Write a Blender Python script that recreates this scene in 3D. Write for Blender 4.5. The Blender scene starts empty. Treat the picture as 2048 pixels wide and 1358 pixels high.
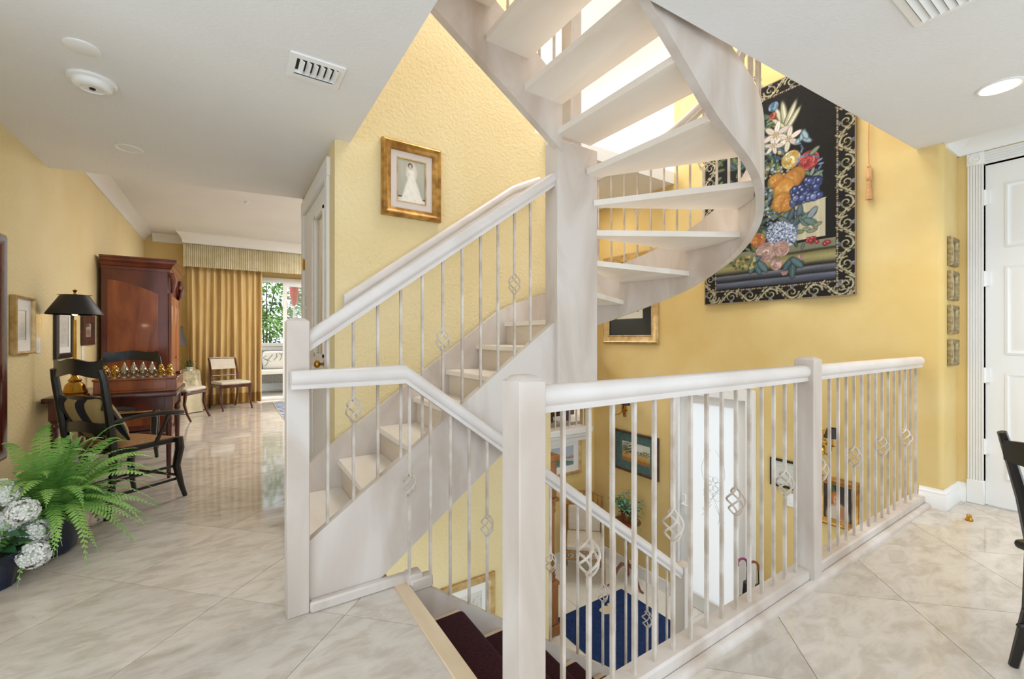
import bpy, bmesh, math, random
import numpy as np
from mathutils import Vector, Matrix

# ------------------------------------------------------------------ camera, sky, lights, exposure
SC = bpy.context.scene
COL = SC.collection
F, CX, HY, H = 861.0, 1024.0, 675.0, 1.2
YAW = math.radians(33.2)
SN, CS = math.sin(YAW), math.cos(YAW)
cam = bpy.data.objects.new('camera', bpy.data.cameras.new('camera'))
COL.objects.link(cam)
cam.location = (0, 0, H)
cam.rotation_euler = (math.pi / 2, 0, -YAW)
cam.data.sensor_width = 36.0
cam.data.lens = F / 2048 * 36
cam.data.shift_y = -(679 - HY) / 2048
cam.data.clip_start = 0.02
cam.data.clip_end = 300
SC.camera = cam
SC.view_settings.view_transform = 'Standard'
SC.view_settings.look = 'None'
SC.view_settings.gamma = 1
SC.view_settings.use_curve_mapping = False
SC.view_settings.exposure = 0.30

world = bpy.data.worlds.new('sky')
SC.world = world
world.use_nodes = True
wb = world.node_tree.nodes['Background']
wb.inputs[0].default_value = (0.80, 0.905, 1.0, 1)
wb.inputs[1].default_value = 1.65

def area_light(name, loc, rot, sx, sy, power, color=(1, 1, 1)):
    l = bpy.data.lights.new(name, 'AREA')
    l.shape = 'RECTANGLE'; l.size = sx; l.size_y = sy; l.energy = power; l.color = color
    o = bpy.data.objects.new(name, l); COL.objects.link(o)
    o.location = loc; o.rotation_euler = rot
    return o
sun = bpy.data.objects.new('sun', bpy.data.lights.new('sun', 'SUN'))
COL.objects.link(sun)
sun.data.energy = 3.0; sun.data.angle = math.radians(1.5); sun.data.color = (1, 0.95, 0.86)
sun.rotation_euler = (math.radians(-35), math.radians(12), 0)
area_light('upstairs_fill_light', (1.2, 5.2, 5.5), (0, 0, 0), 3.0, 2.0, 170, (1, 0.99, 0.98))  # added fill for the floor above, not a real fixture
area_light('stairwell_fill_light', (2.6, 2.1, 5.5), (0, 0, 0), 1.6, 1.4, 75, (1, 0.98, 0.97))  # unseen fill pouring down the stairwell; there is no skylight
area_light('living_room_fill_light', (2.2, 7.0, 2.95), (0, 0, 0), 1.8, 1.8, 120, (1, 0.98, 0.96))  # added only to brighten the living room, no known lamp

area_light('alcove_fill_light', (3.4, 3.75, 2.91), (0, 0, 0), .4, .4, 8, (1, 0.95, 0.88))  # invented fill that lifts the alcove and entry hall

def pix(px, py, X=None, Y=None, Z=None):
    """photo pixel -> point on the plane X=, Y= or Z= (a wall, a floor)"""
    l = (px - CX) / F
    dx, dy, dz = SN + l * CS, CS - l * SN, (HY - py) / F
    t = X / dx if X is not None else Y / dy if Y is not None else (Z - H) / dz
    return Vector((dx * t, dy * t, H + dz * t))

# ------------------------------------------------------------------ materials
def lin(c):
    if isinstance(c, str):
        c = tuple(int(c[i:i + 2], 16) / 255 for i in (0, 2, 4))
    return tuple(x / 12.92 if x <= 0.04045 else ((x + 0.055) / 1.055) ** 2.4 for x in c)

def newmat(name, rough=0.5, metal=0.0, spec=0.5):
    m = bpy.data.materials.new(name)
    m.use_nodes = True
    b = m.node_tree.nodes['Principled BSDF']
    b.inputs['Roughness'].default_value = rough
    b.inputs['Metallic'].default_value = metal
    b.inputs['Specular IOR Level'].default_value = spec
    return m, b, m.node_tree.nodes, m.node_tree.links

def mat(name, c1, c2=None, scale=8.0, stretch=(1, 1, 1), rough=0.5, metal=0.0, bump=0.0, bscale=40.0, detail=4.0,
        spec=0.5, coat=0.0, lo=0.35, hi=0.65, world_co=False, sheen=0.0, distort=0.0, bdist=0.01):
    m, b, N, L = newmat(name, rough, metal, spec)
    c1 = lin(c1)
    if coat: b.inputs['Coat Weight'].default_value = coat; b.inputs['Coat Roughness'].default_value = 0.08
    if sheen: b.inputs['Sheen Weight'].default_value = sheen
    if world_co:
        co = N.new('ShaderNodeNewGeometry').outputs['Position']
    else:
        co = N.new('ShaderNodeTexCoord').outputs['Object']
    if c2 is None:
        b.inputs['Base Color'].default_value = (*c1, 1)
    else:
        mp = N.new('ShaderNodeMapping'); mp.inputs['Scale'].default_value = stretch
        nz = N.new('ShaderNodeTexNoise'); nz.inputs['Scale'].default_value = scale
        nz.inputs['Detail'].default_value = detail; nz.inputs['Distortion'].default_value = distort
        rp = N.new('ShaderNodeValToRGB')
        rp.color_ramp.elements[0].position = lo; rp.color_ramp.elements[0].color = (*c1, 1)
        rp.color_ramp.elements[1].position = hi; rp.color_ramp.elements[1].color = (*lin(c2), 1)
        L.new(co, mp.inputs[0]); L.new(mp.outputs[0], nz.inputs['Vector'])
        L.new(nz.outputs['Fac'], rp.inputs[0]); L.new(rp.outputs[0], b.inputs['Base Color'])
    if bump:
        n2 = N.new('ShaderNodeTexNoise'); n2.inputs['Scale'].default_value = bscale; n2.inputs['Detail'].default_value = 3
        bp = N.new('ShaderNodeBump'); bp.inputs['Strength'].default_value = bump; bp.inputs['Distance'].default_value = bdist
        L.new(co, n2.inputs['Vector']); L.new(n2.outputs['Fac'], bp.inputs['Height']); L.new(bp.outputs[0], b.inputs['Normal'])
    return m

M = {}
M['wall'] = mat('yellow_stucco', 'ebd9aa', 'e6d19d', scale=1.3, rough=0.75, bump=0.55, bscale=42, world_co=True, spec=0.3, bdist=0.012)
M['wall_sm'] = mat('yellow_glaze', 'e3ca8e', 'dabc78', scale=1.6, rough=0.7, bump=0.10, bscale=30, world_co=True, spec=0.3)
M['white_wall'] = mat('white_paint', 'f2efea', rough=0.8)
M['ceil'] = mat('ceiling_white', 'ecebe9', 'e7e5e3', scale=1.0, rough=0.85, bump=0.22, bscale=55, world_co=True, spec=0.2)
M['trim'] = mat('trim_white', 'f0eeea', rough=0.4)
M['wash'] = mat('whitewashed_wood', 'd9cfc6', 'b09a85', scale=3.2, stretch=(1, 1, 0.4), rough=0.42, world_co=True, detail=8, distort=0.8, lo=0.38, hi=0.82)
M['wash_rail'] = mat('whitewashed_rail', 'e0d8d2', 'd5cbc3', scale=4.0, stretch=(1, 1, 1), rough=0.3, world_co=True, detail=6)
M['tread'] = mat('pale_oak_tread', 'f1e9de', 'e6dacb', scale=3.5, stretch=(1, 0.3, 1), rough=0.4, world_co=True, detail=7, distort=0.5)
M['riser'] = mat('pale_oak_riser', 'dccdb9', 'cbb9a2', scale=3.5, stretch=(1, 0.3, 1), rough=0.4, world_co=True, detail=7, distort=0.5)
M['pewter'] = mat('antique_pewter_gilt', 'b09c70', '7d6c4a', scale=40, rough=0.4, metal=0.5)
M['nosing'] = mat('pale_wood_nosing', 'e3cfb2', 'd3ba98', scale=5, stretch=(1, .3, 1), rough=0.35, world_co=True, detail=6)
M['iron'] = mat('whitewashed_iron', 'd8cec3', 'b7a694', scale=9, rough=0.5, world_co=True)
M['carpet'] = mat('burgundy_carpet', '44161e', '2a0b12', scale=90, rough=0.95, bump=0.6, bscale=350, sheen=0.05, spec=0.1)
M['grout'] = mat('grout', 'a89e92', rough=0.8)
M['brass'] = mat('brass', 'c79a45', 'a87a2c', scale=6, rough=0.22, metal=1.0)
M['gold_frame'] = mat('gilt_wood', 'c89a50', '8f6428', scale=14, rough=0.38, metal=0.55)
M['gold_light'] = mat('pale_gilt', 'd9bd88', 'b8955a', scale=14, rough=0.4, metal=0.4)
M['wood_frame'] = mat('brown_frame', '5a3722', '40261a', scale=12, rough=0.4)
M['black_frame'] = mat('black_frame', '1b1716', rough=0.35)
M['mat_white'] = mat('mat_board_white', 'ece8e2', rough=0.9)
M['mat_pink'] = mat('mat_board_linen', 'd9cec6', rough=0.9)
M['mat_green'] = mat('mat_board_green', '55706c', '4a6461', scale=20, rough=0.9)
M['mahog'] = mat('mahogany', 'a85a26', '7c3714', scale=2.2, stretch=(3, 3, 0.6), rough=0.3, coat=0.3, detail=6, distort=1.2)
M['mahog_dark'] = mat('dark_mahogany', '5c2418', '3a130d', scale=4, stretch=(2, 2, 0.6), rough=0.25, coat=0.4)
M['mahog_mid'] = mat('red_mahogany', '7a381f', '571f10', scale=3, stretch=(2, 2, 0.6), rough=0.28, coat=0.3)
M['black_wood'] = mat('ebonised_wood', '0e0b09', '1a120c', scale=6, rough=0.28, coat=0.2)
M['rush'] = mat('woven_rush', 'b98a52', '8a5f32', scale=30, stretch=(6, 1, 1), rough=0.75, bump=0.6, bscale=90)
M['cream_fab'] = mat('cream_fabric', 'd9d0bf', 'cabfab', scale=60, rough=0.9, bump=0.2, bscale=300)
M['drape'] = mat('gold_silk', 'dcbf84', 'c6a260', scale=3, stretch=(6, 6, 0.4), rough=0.45, sheen=0.3)
M['valance'] = mat('valance_fabric', 'ddd3b6', 'd0c4a0', scale=6, rough=0.7)
M['shade_black'] = mat('black_shade', '221d1c', rough=0.5)
M['white_cer'] = mat('white_plastic', 'f0efec', rough=0.35)
M['dark_hole'] = mat('duct_dark', '2a2724', rough=0.9)
M['pot'] = mat('navy_glazed_pot', '141b2b', '1c2740', scale=5, rough=0.25)
M['soil'] = mat('soil', '2b2019', rough=1)
M['fern'] = mat('fern_green', 'a8d06c', '5c9c46', scale=5, rough=0.55, lo=0.3, hi=0.7, world_co=True)
M['stem'] = mat('stem_green', '59702e', rough=0.6)
M['petal'] = mat('white_petal', 'fbfaf6', 'eef2e8', scale=12, rough=0.6)
M['leaf_dark'] = mat('dark_leaf', '2f5c3a', '4d7d55', scale=8, rough=0.45)
M['leaf_blue'] = mat('ivy_leaf', '3f7355', '7fa88a', scale=30, rough=0.5)
M['leaf_lime'] = mat('garden_leaf', '8fb84a', '4c7a2a', scale=1.5, rough=0.5, world_co=True)
M['rug_blue'] = mat('navy_rug', '2d4170', '233560', scale=35, rough=0.95, bump=0.4, bscale=200, spec=0.1)
M['rug_cream'] = mat('cream_crest', 'd9cba8', rough=0.95)
M['bamboo'] = mat('bamboo', 'b3854a', '8f6431', scale=12, rough=0.4)
M['tassel'] = mat('peach_cord', 'd9a878', 'c8935f', scale=40, rough=0.9)
M['grey_fab'] = mat('grey_wicker', '7c7b78', '5e5d5b', scale=40, rough=0.9)
M['red_fab'] = mat('red_canvas', 'd8604a', 'c04c38', scale=5, rough=0.8)
M['stone'] = mat('patio_stone', 'd8d2c6', 'c4bcae', scale=3, rough=0.8)
M['cherry'] = mat('cherry_wood', '8a5230', '6a3b20', scale=6, rough=0.35)
M['oak'] = mat('clock_oak', 'a8723f', '85552a', scale=6, stretch=(3, 3, .5), rough=0.4)
M['purple'] = mat('purple_handle', '8a3a6a', rough=0.3)
M['lampglow'] = None

# polished travertine: one tone per tile, veins running through
def travertine():
    m, b, N, L = newmat('polished_travertine', 0.16)
    pos = N.new('ShaderNodeNewGeometry').outputs['Position']
    oi = N.new('ShaderNodeObjectInfo').outputs['Random']
    comb = N.new('ShaderNodeVectorMath'); comb.operation = 'ADD'
    sc = N.new('ShaderNodeVectorMath'); sc.operation = 'SCALE'; sc.inputs[0].default_value = (31, 17, 5)
    L.new(oi, sc.inputs['Scale']); L.new(pos, comb.inputs[0]); L.new(sc.outputs[0], comb.inputs[1])
    mp = N.new('ShaderNodeMapping'); mp.inputs['Scale'].default_value = (1.0, 2.2, 1); mp.inputs['Rotation'].default_value = (0, 0, 0.5)
    L.new(comb.outputs[0], mp.inputs[0])
    nz = N.new('ShaderNodeTexNoise'); nz.inputs['Scale'].default_value = 6.5; nz.inputs['Detail'].default_value = 9; nz.inputs['Distortion'].default_value = 0.5
    nz.inputs['Roughness'].default_value = 0.62
    L.new(mp.outputs[0], nz.inputs['Vector'])
    rp = N.new('ShaderNodeValToRGB')
    e = rp.color_ramp.elements
    e[0].position = 0.27; e[0].color = (*lin('b9ac9e'), 1)
    e[1].position = 0.72; e[1].color = (*lin('d9d0c5'), 1)
    x = e.new(0.44); x.color = (*lin('c7bcae'), 1)
    x = e.new(0.52); x.color = (*lin('d0c6ba'), 1)
    L.new(nz.outputs['Fac'], rp.inputs[0])
    hs = N.new('ShaderNodeHueSaturation')
    mr = N.new('ShaderNodeMapRange'); mr.inputs['To Min'].default_value = 0.93; mr.inputs['To Max'].default_value = 1.05
    L.new(oi, mr.inputs['Value']); L.new(mr.outputs[0], hs.inputs['Value']); L.new(rp.outputs[0], hs.inputs['Color'])
    L.new(hs.outputs[0], b.inputs['Base Color'])
    n2 = N.new('ShaderNodeTexNoise'); n2.inputs['Scale'].default_value = 1.1; n2.inputs['Detail'].default_value = 3
    L.new(pos, n2.inputs['Vector'])
    r2 = N.new('ShaderNodeMapRange'); r2.inputs['To Min'].default_value = 0.03; r2.inputs['To Max'].default_value = 0.10
    L.new(n2.outputs['Fac'], r2.inputs['Value']); L.new(r2.outputs[0], b.inputs['Roughness'])
    return m
M['tile'] = travertine()
M['tile_low'] = mat('entry_marble', 'f3f2ec', 'e3e2da', scale=2.5, rough=0.2, world_co=True, detail=8)

def glass(name, tint=(0.96, 0.98, 0.97), refl=0.10):
    m = bpy.data.materials.new(name); m.use_nodes = True
    N, L = m.node_tree.nodes, m.node_tree.links
    N.remove(N['Principled BSDF'])
    t = N.new('ShaderNodeBsdfTransparent'); t.inputs[0].default_value = (*tint, 1)
    g = N.new('ShaderNodeBsdfGlossy'); g.inputs['Roughness'].default_value = 0.02
    mx = N.new('ShaderNodeMixShader'); mx.inputs[0].default_value = refl
    L.new(t.outputs[0], mx.inputs[1]); L.new(g.outputs[0], mx.inputs[2]); L.new(mx.outputs[0], N['Material Output'].inputs[0])
    return m
M['glass'] = glass('clear_glass')
def frosted():
    m = bpy.data.materials.new('frosted_glass'); m.use_nodes = True
    N, L = m.node_tree.nodes, m.node_tree.links
    N.remove(N['Principled BSDF'])
    t = N.new('ShaderNodeBsdfTranslucent'); t.inputs[0].default_value = (0.80, 0.79, 0.78, 1)
    g = N.new('ShaderNodeBsdfDiffuse'); g.inputs[0].default_value = (0.8, 0.82, 0.85, 1)
    mx = N.new('ShaderNodeMixShader'); mx.inputs[0].default_value = 0.12
    L.new(t.outputs[0], mx.inputs[1]); L.new(g.outputs[0], mx.inputs[2]); L.new(mx.outputs[0], N['Material Output'].inputs[0])
    return m
M['frost'] = frosted()
M['etch'] = mat('etched_line', 'b9c0c6', rough=0.6)
def emit(name, col, s):
    m, b, N, L = newmat(name)
    b.inputs['Emission Color'].default_value = (*lin(col), 1); b.inputs['Emission Strength'].default_value = s
    b.inputs['Base Color'].default_value = (*lin(col), 1)
    return m
M['lampglow'] = emit('lamp_glow', 'fff0d8', 6.0)
M['bulb'] = emit('warm_bulb', 'ffd79a', 12.0)
def painted(name, rough=0.6, coat=0.0, bump=0.0):
    m, b, N, L = newmat(name, rough)
    a = N.new('ShaderNodeAttribute'); a.attribute_name = 'paint'
    L.new(a.outputs['Color'], b.inputs['Base Color'])
    if coat: b.inputs['Coat Weight'].default_value = coat; b.inputs['Coat Roughness'].default_value = 0.04
    if bump:
        n2 = N.new('ShaderNodeTexNoise'); n2.inputs['Scale'].default_value = 320
        bp = N.new('ShaderNodeBump'); bp.inputs['Strength'].default_value = bump; bp.inputs['Distance'].default_value = 0.004
        co = N.new('ShaderNodeTexCoord').outputs['Object']
        L.new(co, n2.inputs['Vector']); L.new(n2.outputs['Fac'], bp.inputs['Height']); L.new(bp.outputs[0], b.inputs['Normal'])
    return m
M['print'] = painted('glazed_print', 0.5, 0.25)
M['weave'] = painted('woven_print', 0.95, 0.0, 0.5)

# ------------------------------------------------------------------ mesh building
class MB:
    def __init__(s): s.v = []; s.f = []
    def add(s, vs, fs):
        n = len(s.v); s.v += [tuple(v) for v in vs]; s.f += [tuple(i + n for i in f) for f in fs]; return s
    def box(s, x0, x1, y0, y1, z0, z1):
        return s.add([(x0, y0, z0), (x1, y0, z0), (x1, y1, z0), (x0, y1, z0), (x0, y0, z1), (x1, y0, z1), (x1, y1, z1), (x0, y1, z1)],
                     [(3, 2, 1, 0), (4, 5, 6, 7), (0, 1, 5, 4), (1, 2, 6, 5), (2, 3, 7, 6), (3, 0, 4, 7)])
    def rbox(s, x0, x1, y0, y1, z0, z1, r=0.006, seg=1):
        bm = bmesh.new(); bmesh.ops.create_cube(bm, size=1)
        for v in bm.verts:
            v.co = Vector(((x0 + x1) / 2 + v.co.x * (x1 - x0), (y0 + y1) / 2 + v.co.y * (y1 - y0), (z0 + z1) / 2 + v.co.z * (z1 - z0)))
        bmesh.ops.bevel(bm, geom=list(bm.edges), offset=r, segments=seg, profile=0.5, affect='EDGES')
        bm.verts.index_update()
        s.add([v.co for v in bm.verts], [[v.index for v in f.verts] for f in bm.faces]); bm.free(); return s
    def prism(s, poly, z0, z1):
        n = len(poly)
        return s.add([(p[0], p[1], z0) for p in poly] + [(p[0], p[1], z1) for p in poly],
                     [tuple(range(n - 1, -1, -1)), tuple(range(n, 2 * n))] + [(i, (i + 1) % n, n + (i + 1) % n, n + i) for i in range(n)])
    def prism_y(s, poly, y0, y1):   # poly in (x, z)
        n = len(poly)
        return s.add([(p[0], y0, p[1]) for p in poly] + [(p[0], y1, p[1]) for p in poly],
                     [tuple(range(n)), tuple(range(2 * n - 1, n - 1, -1))] + [(i, n + i, n + (i + 1) % n, (i + 1) % n) for i in range(n)])
    def prism_x(s, poly, x0, x1):   # poly in (y, z)
        n = len(poly)
        return s.add([(x0, p[0], p[1]) for p in poly] + [(x1, p[0], p[1]) for p in poly],
                     [tuple(range(n - 1, -1, -1)), tuple(range(n, 2 * n))] + [(i, (i + 1) % n, n + (i + 1) % n, n + i) for i in range(n)])
    def tube(s, path, r, n=8, flat=1.0, caps=True):
        path = [Vector(p) for p in path]; k = len(path)
        rr = r if isinstance(r, (list, tuple)) else [r] * k
        vs = []; fs = []
        up = None
        for i, p in enumerate(path):
            t = (path[min(i + 1, k - 1)] - path[max(i - 1, 0)]).normalized()
            if up is None:
                ref = Vector((0, 0, 1)) if abs(t.z) < 0.9 else Vector((1, 0, 0))
                a = t.cross(ref).normalized()
            else:
                a = (up - t * up.dot(t)).normalized()
            up = a; b = t.cross(a)
            for j in range(n):
                w = 2 * math.pi * j / n
                vs.append(p + a * math.cos(w) * rr[i] + b * math.sin(w) * rr[i] * flat)
        for i in range(k - 1):
            for j in range(n):
                fs.append((i * n + j, i * n + (j + 1) % n, (i + 1) * n + (j + 1) % n, (i + 1) * n + j))
        if caps:
            fs.append(tuple(range(n - 1, -1, -1))); fs.append(tuple((k - 1) * n + j for j in range(n)))
        return s.add(vs, fs)
    def lathe(s, prof, n=20, c=(0, 0, 0)):
        vs = []; fs = []; k = len(prof)
        for r, z in prof:
            for j in range(n):
                w = 2 * math.pi * j / n
                vs.append((c[0] + max(r, 1e-4) * math.cos(w), c[1] + max(r, 1e-4) * math.sin(w), c[2] + z))
        for i in range(k - 1):
            for j in range(n):
                fs.append((i * n + j, i * n + (j + 1) % n, (i + 1) * n + (j + 1) % n, (i + 1) * n + j))
        fs.append(tuple(range(n - 1, -1, -1))); fs.append(tuple((k - 1) * n + j for j in range(n)))
        return s.add(vs, fs)
    def sweep(s, path, prof, vertical=True, closed=False):
        """profile (side, up) along a 3-D path, cut plumb"""
        path = [Vector(p) for p in path]; k = len(path); n = len(prof)
        vs = []; fs = []
        for i, p in enumerate(path):
            q0 = path[(i - 1) % k] if closed else path[max(i - 1, 0)]
            q1 = path[(i + 1) % k] if closed else path[min(i + 1, k - 1)]
            d0 = (p - q0); d1 = (q1 - p)
            h0 = Vector((d0.x, d0.y, 0)); h1 = Vector((d1.x, d1.y, 0))
            if h0.length < 1e-6: h0 = h1
            if h1.length < 1e-6: h1 = h0
            h0.normalize(); h1.normalize()
            n0 = Vector((-h0.y, h0.x, 0)); n1 = Vector((-h1.y, h1.x, 0))
            nn = (n0 + n1).normalized(); mit = 1 / max(0.3, nn.dot(n0))
            d = (q1 - q0); hl = math.hypot(d.x, d.y); kz = math.sqrt(1 + (d.z / max(hl, 1e-6)) ** 2)
            for a, b in prof:
                vs.append(p + nn * a * mit + Vector((0, 0, b * kz)))
        m = k if closed else k - 1
        for i in range(m):
            for j in range(n):
                a = i * n; b = ((i + 1) % k) * n
                fs.append((a + j, a + (j + 1) % n, b + (j + 1) % n, b + j))
        if not closed:
            fs.append(tuple(range(n - 1, -1, -1))); fs.append(tuple((k - 1) * n + j for j in range(n)))
        return s.add(vs, fs)
    def strip(s, pts, th):
        """upright board along plan points (x, y, zbottom, ztop); thickness th outwards to the right of travel"""
        k = len(pts); vs = []; fs = []
        for i, p in enumerate(pts):
            a = Vector(pts[max(i - 1, 0)][:2]); b = Vector(pts[min(i + 1, k - 1)][:2])
            d = (b - a).normalized(); nr = Vector((d.y, -d.x))
            o = Vector(p[:2]) + nr * th
            vs += [(p[0], p[1], p[2]), (o.x, o.y, p[2]), (o.x, o.y, p[3]), (p[0], p[1], p[3])]
        for i in range(k - 1):
            for j in range(4):
                fs.append((i * 4 + j, i * 4 + (j + 1) % 4, i * 4 + 4 + (j + 1) % 4, i * 4 + 4 + j))
        fs.append((3, 2, 1, 0)); fs.append(tuple(4 * (k - 1) + j for j in range(4)))
        return s.add(vs, fs)
    def bar(s, p0, p1, w, h=None, up=(0, 0, 1)):
        h = h or w; p0 = Vector(p0); p1 = Vector(p1); t = (p1 - p0).normalized(); u = Vector(up)
        if abs(t.dot(u)) > 0.95: u = Vector((1, 0, 0))
        a = t.cross(u).normalized(); b = a.cross(t)
        vs = [p + a * i * w / 2 + b * j * h / 2 for p in (p0, p1) for i, j in ((-1, -1), (1, -1), (1, 1), (-1, 1))]
        return s.add(vs, [(3, 2, 1, 0), (4, 5, 6, 7), (0, 1, 5, 4), (1, 2, 6, 5), (2, 3, 7, 6), (3, 0, 4, 7)])
    def ball(s, c, r, n=10, m=6, sq=(1, 1, 1)):
        vs = [(c[0], c[1], c[2] - r * sq[2])]; fs = []
        for i in range(1, m):
            a = -math.pi / 2 + math.pi * i / m
            for j in range(n):
                w = 2 * math.pi * j / n
                vs.append((c[0] + r * sq[0] * math.cos(a) * math.cos(w), c[1] + r * sq[1] * math.cos(a) * math.sin(w), c[2] + r * sq[2] * math.sin(a)))
        vs.append((c[0], c[1], c[2] + r * sq[2]))
        for j in range(n):
            fs.append((0, 1 + (j + 1) % n, 1 + j))
            for i in range(m - 2):
                a = 1 + i * n
                fs.append((a + j, a + (j + 1) % n, a + n + (j + 1) % n, a + n + j))
            a = 1 + (m - 2) * n
            fs.append((a + j, a + (j + 1) % n, len(vs) - 1))
        return s.add(vs, fs)
    def rings(s, w, h, prof):
        """picture frame: rectangle w x h in XZ, centred, facing -Y; prof = (inset, depth)"""
        vs = []; fs = []
        for ins, d in prof:
            a, b = w / 2 - ins, h / 2 - ins
            vs += [(-a, -d, -b), (a, -d, -b), (a, -d, b), (-a, -d, b)]
        for i in range(len(prof) - 1):
            for j in range(4):
                fs.append((i * 4 + j, i * 4 + (j + 1) % 4, i * 4 + 4 + (j + 1) % 4, i * 4 + 4 + j))
        return s.add(vs, fs)
    def mesh(s, name, smooth=40, fix=True):
        me = bpy.data.meshes.new(name); me.from_pydata(s.v, [], s.f)
        if fix:
            bm = bmesh.new(); bm.from_mesh(me); bmesh.ops.recalc_face_normals(bm, faces=bm.faces); bm.to_mesh(me); bm.free()
        if smooth:
            me.polygons.foreach_set('use_smooth', [True] * len(me.polygons))
            me.set_sharp_from_angle(angle=math.radians(smooth))
        me.update(); return me

def put(me, name, m, parent=None, loc=(0, 0, 0), rz=0.0, rot=None):
    o = bpy.data.objects.new(name, me); COL.objects.link(o)
    if m is not None:
        if not me.materials: me.materials.append(m)
    o.location = loc; o.rotation_euler = rot or (0, 0, rz)
    if parent: o.parent = parent
    return o
def tag(o, label, cat, group=None, kind=None):
    o['label'] = label; o['category'] = cat
    if group: o['group'] = group
    if kind: o['kind'] = kind
    return o
def thing(name, label, cat, loc=(0, 0, 0), rz=0.0, group=None):
    o = bpy.data.objects.new(name, None); COL.objects.link(o); o.empty_display_size = 0.1
    o.location = loc; o.rotation_euler = (0, 0, rz)
    return tag(o, label, cat, group)
def part(mb, name, m, parent, label=None, smooth=40, fix=True, loc=None, rz=0.0):
    """a part in the thing's own coordinates"""
    o = put(mb.mesh(name, smooth, fix), name, m, parent, loc or (0, 0, 0), rz)
    if label: o['label'] = label
    return o
def wpart(mb, name, m, parent, label=None, smooth=40, fix=True):
    """a part whose mesh is in room coordinates; the thing is not turned"""
    o = put(mb.mesh(name, smooth, fix), name, m, parent, tuple(-Vector(parent.location)))
    if label: o['label'] = label
    return o
def single(mb, name, m, label, cat, group=None, loc=(0, 0, 0), rz=0.0, smooth=40):
    return tag(put(mb.mesh(name, smooth), name, m, None, loc, rz), label, cat, group)
def struct(mb, name, m, label, cat, parent=None, smooth=40):
    o = put(mb.mesh(name, smooth), name, m, parent)
    if parent is None: tag(o, label, cat); o['kind'] = 'structure'
    return o
def kids(o): return [c for c in o.children]
def copy_tree(o, loc, rz, label=None, parent=None):
    c = o.copy(); COL.objects.link(c)
    if parent is None:
        c.location = loc; c.rotation_euler = (0, 0, rz)
        if label: c['label'] = label
    else: c.parent = parent
    for ch in kids(o): copy_tree(ch, None, None, None, c)
    return c
def paint_grid(w, h, nx, ny, fn, y=0.0, wave=None):
    """flat print: grid w x h in XZ facing -Y, colour per vertex from fn(U, V) (sRGB, V up)"""
    U, V = np.meshgrid(np.linspace(0, 1, nx), np.linspace(0, 1, ny))
    C = np.clip(fn(U, V), 0, 1)
    C = np.where(C <= 0.04045, C / 12.92, ((C + 0.055) / 1.055) ** 2.4)
    yy = np.full(U.shape, y) if wave is None else wave(U, V)
    P = np.stack([(U - .5) * w, yy, (V - .5) * h], -1).reshape(-1, 3)
    i = np.arange(nx * ny).reshape(ny, nx)
    fs = np.stack([i[:-1, :-1], i[:-1, 1:], i[1:, 1:], i[1:, :-1]], -1).reshape(-1, 4)
    me = bpy.data.meshes.new('print'); me.from_pydata(P.tolist(), [], fs.tolist())
    a = me.color_attributes.new('paint', 'FLOAT_COLOR', 'POINT')
    a.data.foreach_set('color', np.concatenate([C.reshape(-1, 3), np.ones((nx * ny, 1))], 1).ravel().astype(np.float32))
    me.polygons.foreach_set('use_smooth', [True] * len(me.polygons))
    me.update(); return me
def hexc(h): return np.array([int(h[i:i + 2], 16) / 255 for i in (0, 2, 4)])
rng = np.random.RandomState(3)
def nz(U, V, s, seed=0):
    """cheap smooth noise for prints"""
    r = np.random.RandomState(seed); out = 0
    for k in range(6):
        a = r.rand() * 6.28; f = s * (0.6 + r.rand() * 1.3)
        out = out + np.sin((U * math.cos(a) + V * math.sin(a)) * f + r.rand() * 6.28)
    return out / 6

# ------------------------------------------------------------------ the shell
LX, TX, WY, LZ = -1.22, 4.16, 3.137, -1.71      # left wall, tapestry wall, stair wall, entry floor
CZ, CZ2, UZ, TOP = 2.56, 2.97, 3.05, 5.6
EX = 0.66                                       # floor edge at the stairs

fl = struct(MB().box(LX - .1, EX, -2.2, 9.5, -.25, -.003), 'floor', M['grout'], 'pale polished travertine floor laid diagonally', 'floor')
struct(MB().box(EX, 4.62, -2.2, .93, -.25, -.003), 'floor_slab', M['grout'], '', '', fl)
struct(MB().box(EX, 5.2, 4.42, 9.5, -.25, -.003), 'floor_slab', M['grout'], '', '', fl)
def clip(poly, a, b, c):        # keep a*x+b*y<=c
    out = []
    for i in range(len(poly)):
        p, q = poly[i], poly[(i + 1) % len(poly)]
        dp, dq = a * p[0] + b * p[1] - c, a * q[0] + b * q[1] - c
        if dp <= 0: out.append(p)
        if (dp < 0 < dq) or (dq < 0 < dp):
            t = dp / (dp - dq); out.append((p[0] + (q[0] - p[0]) * t, p[1] + (q[1] - p[1]) * t))
    return out
R2 = math.sqrt(2); TS = 0.61; U0, V0 = 1.352, 2.285
whole = None
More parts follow.
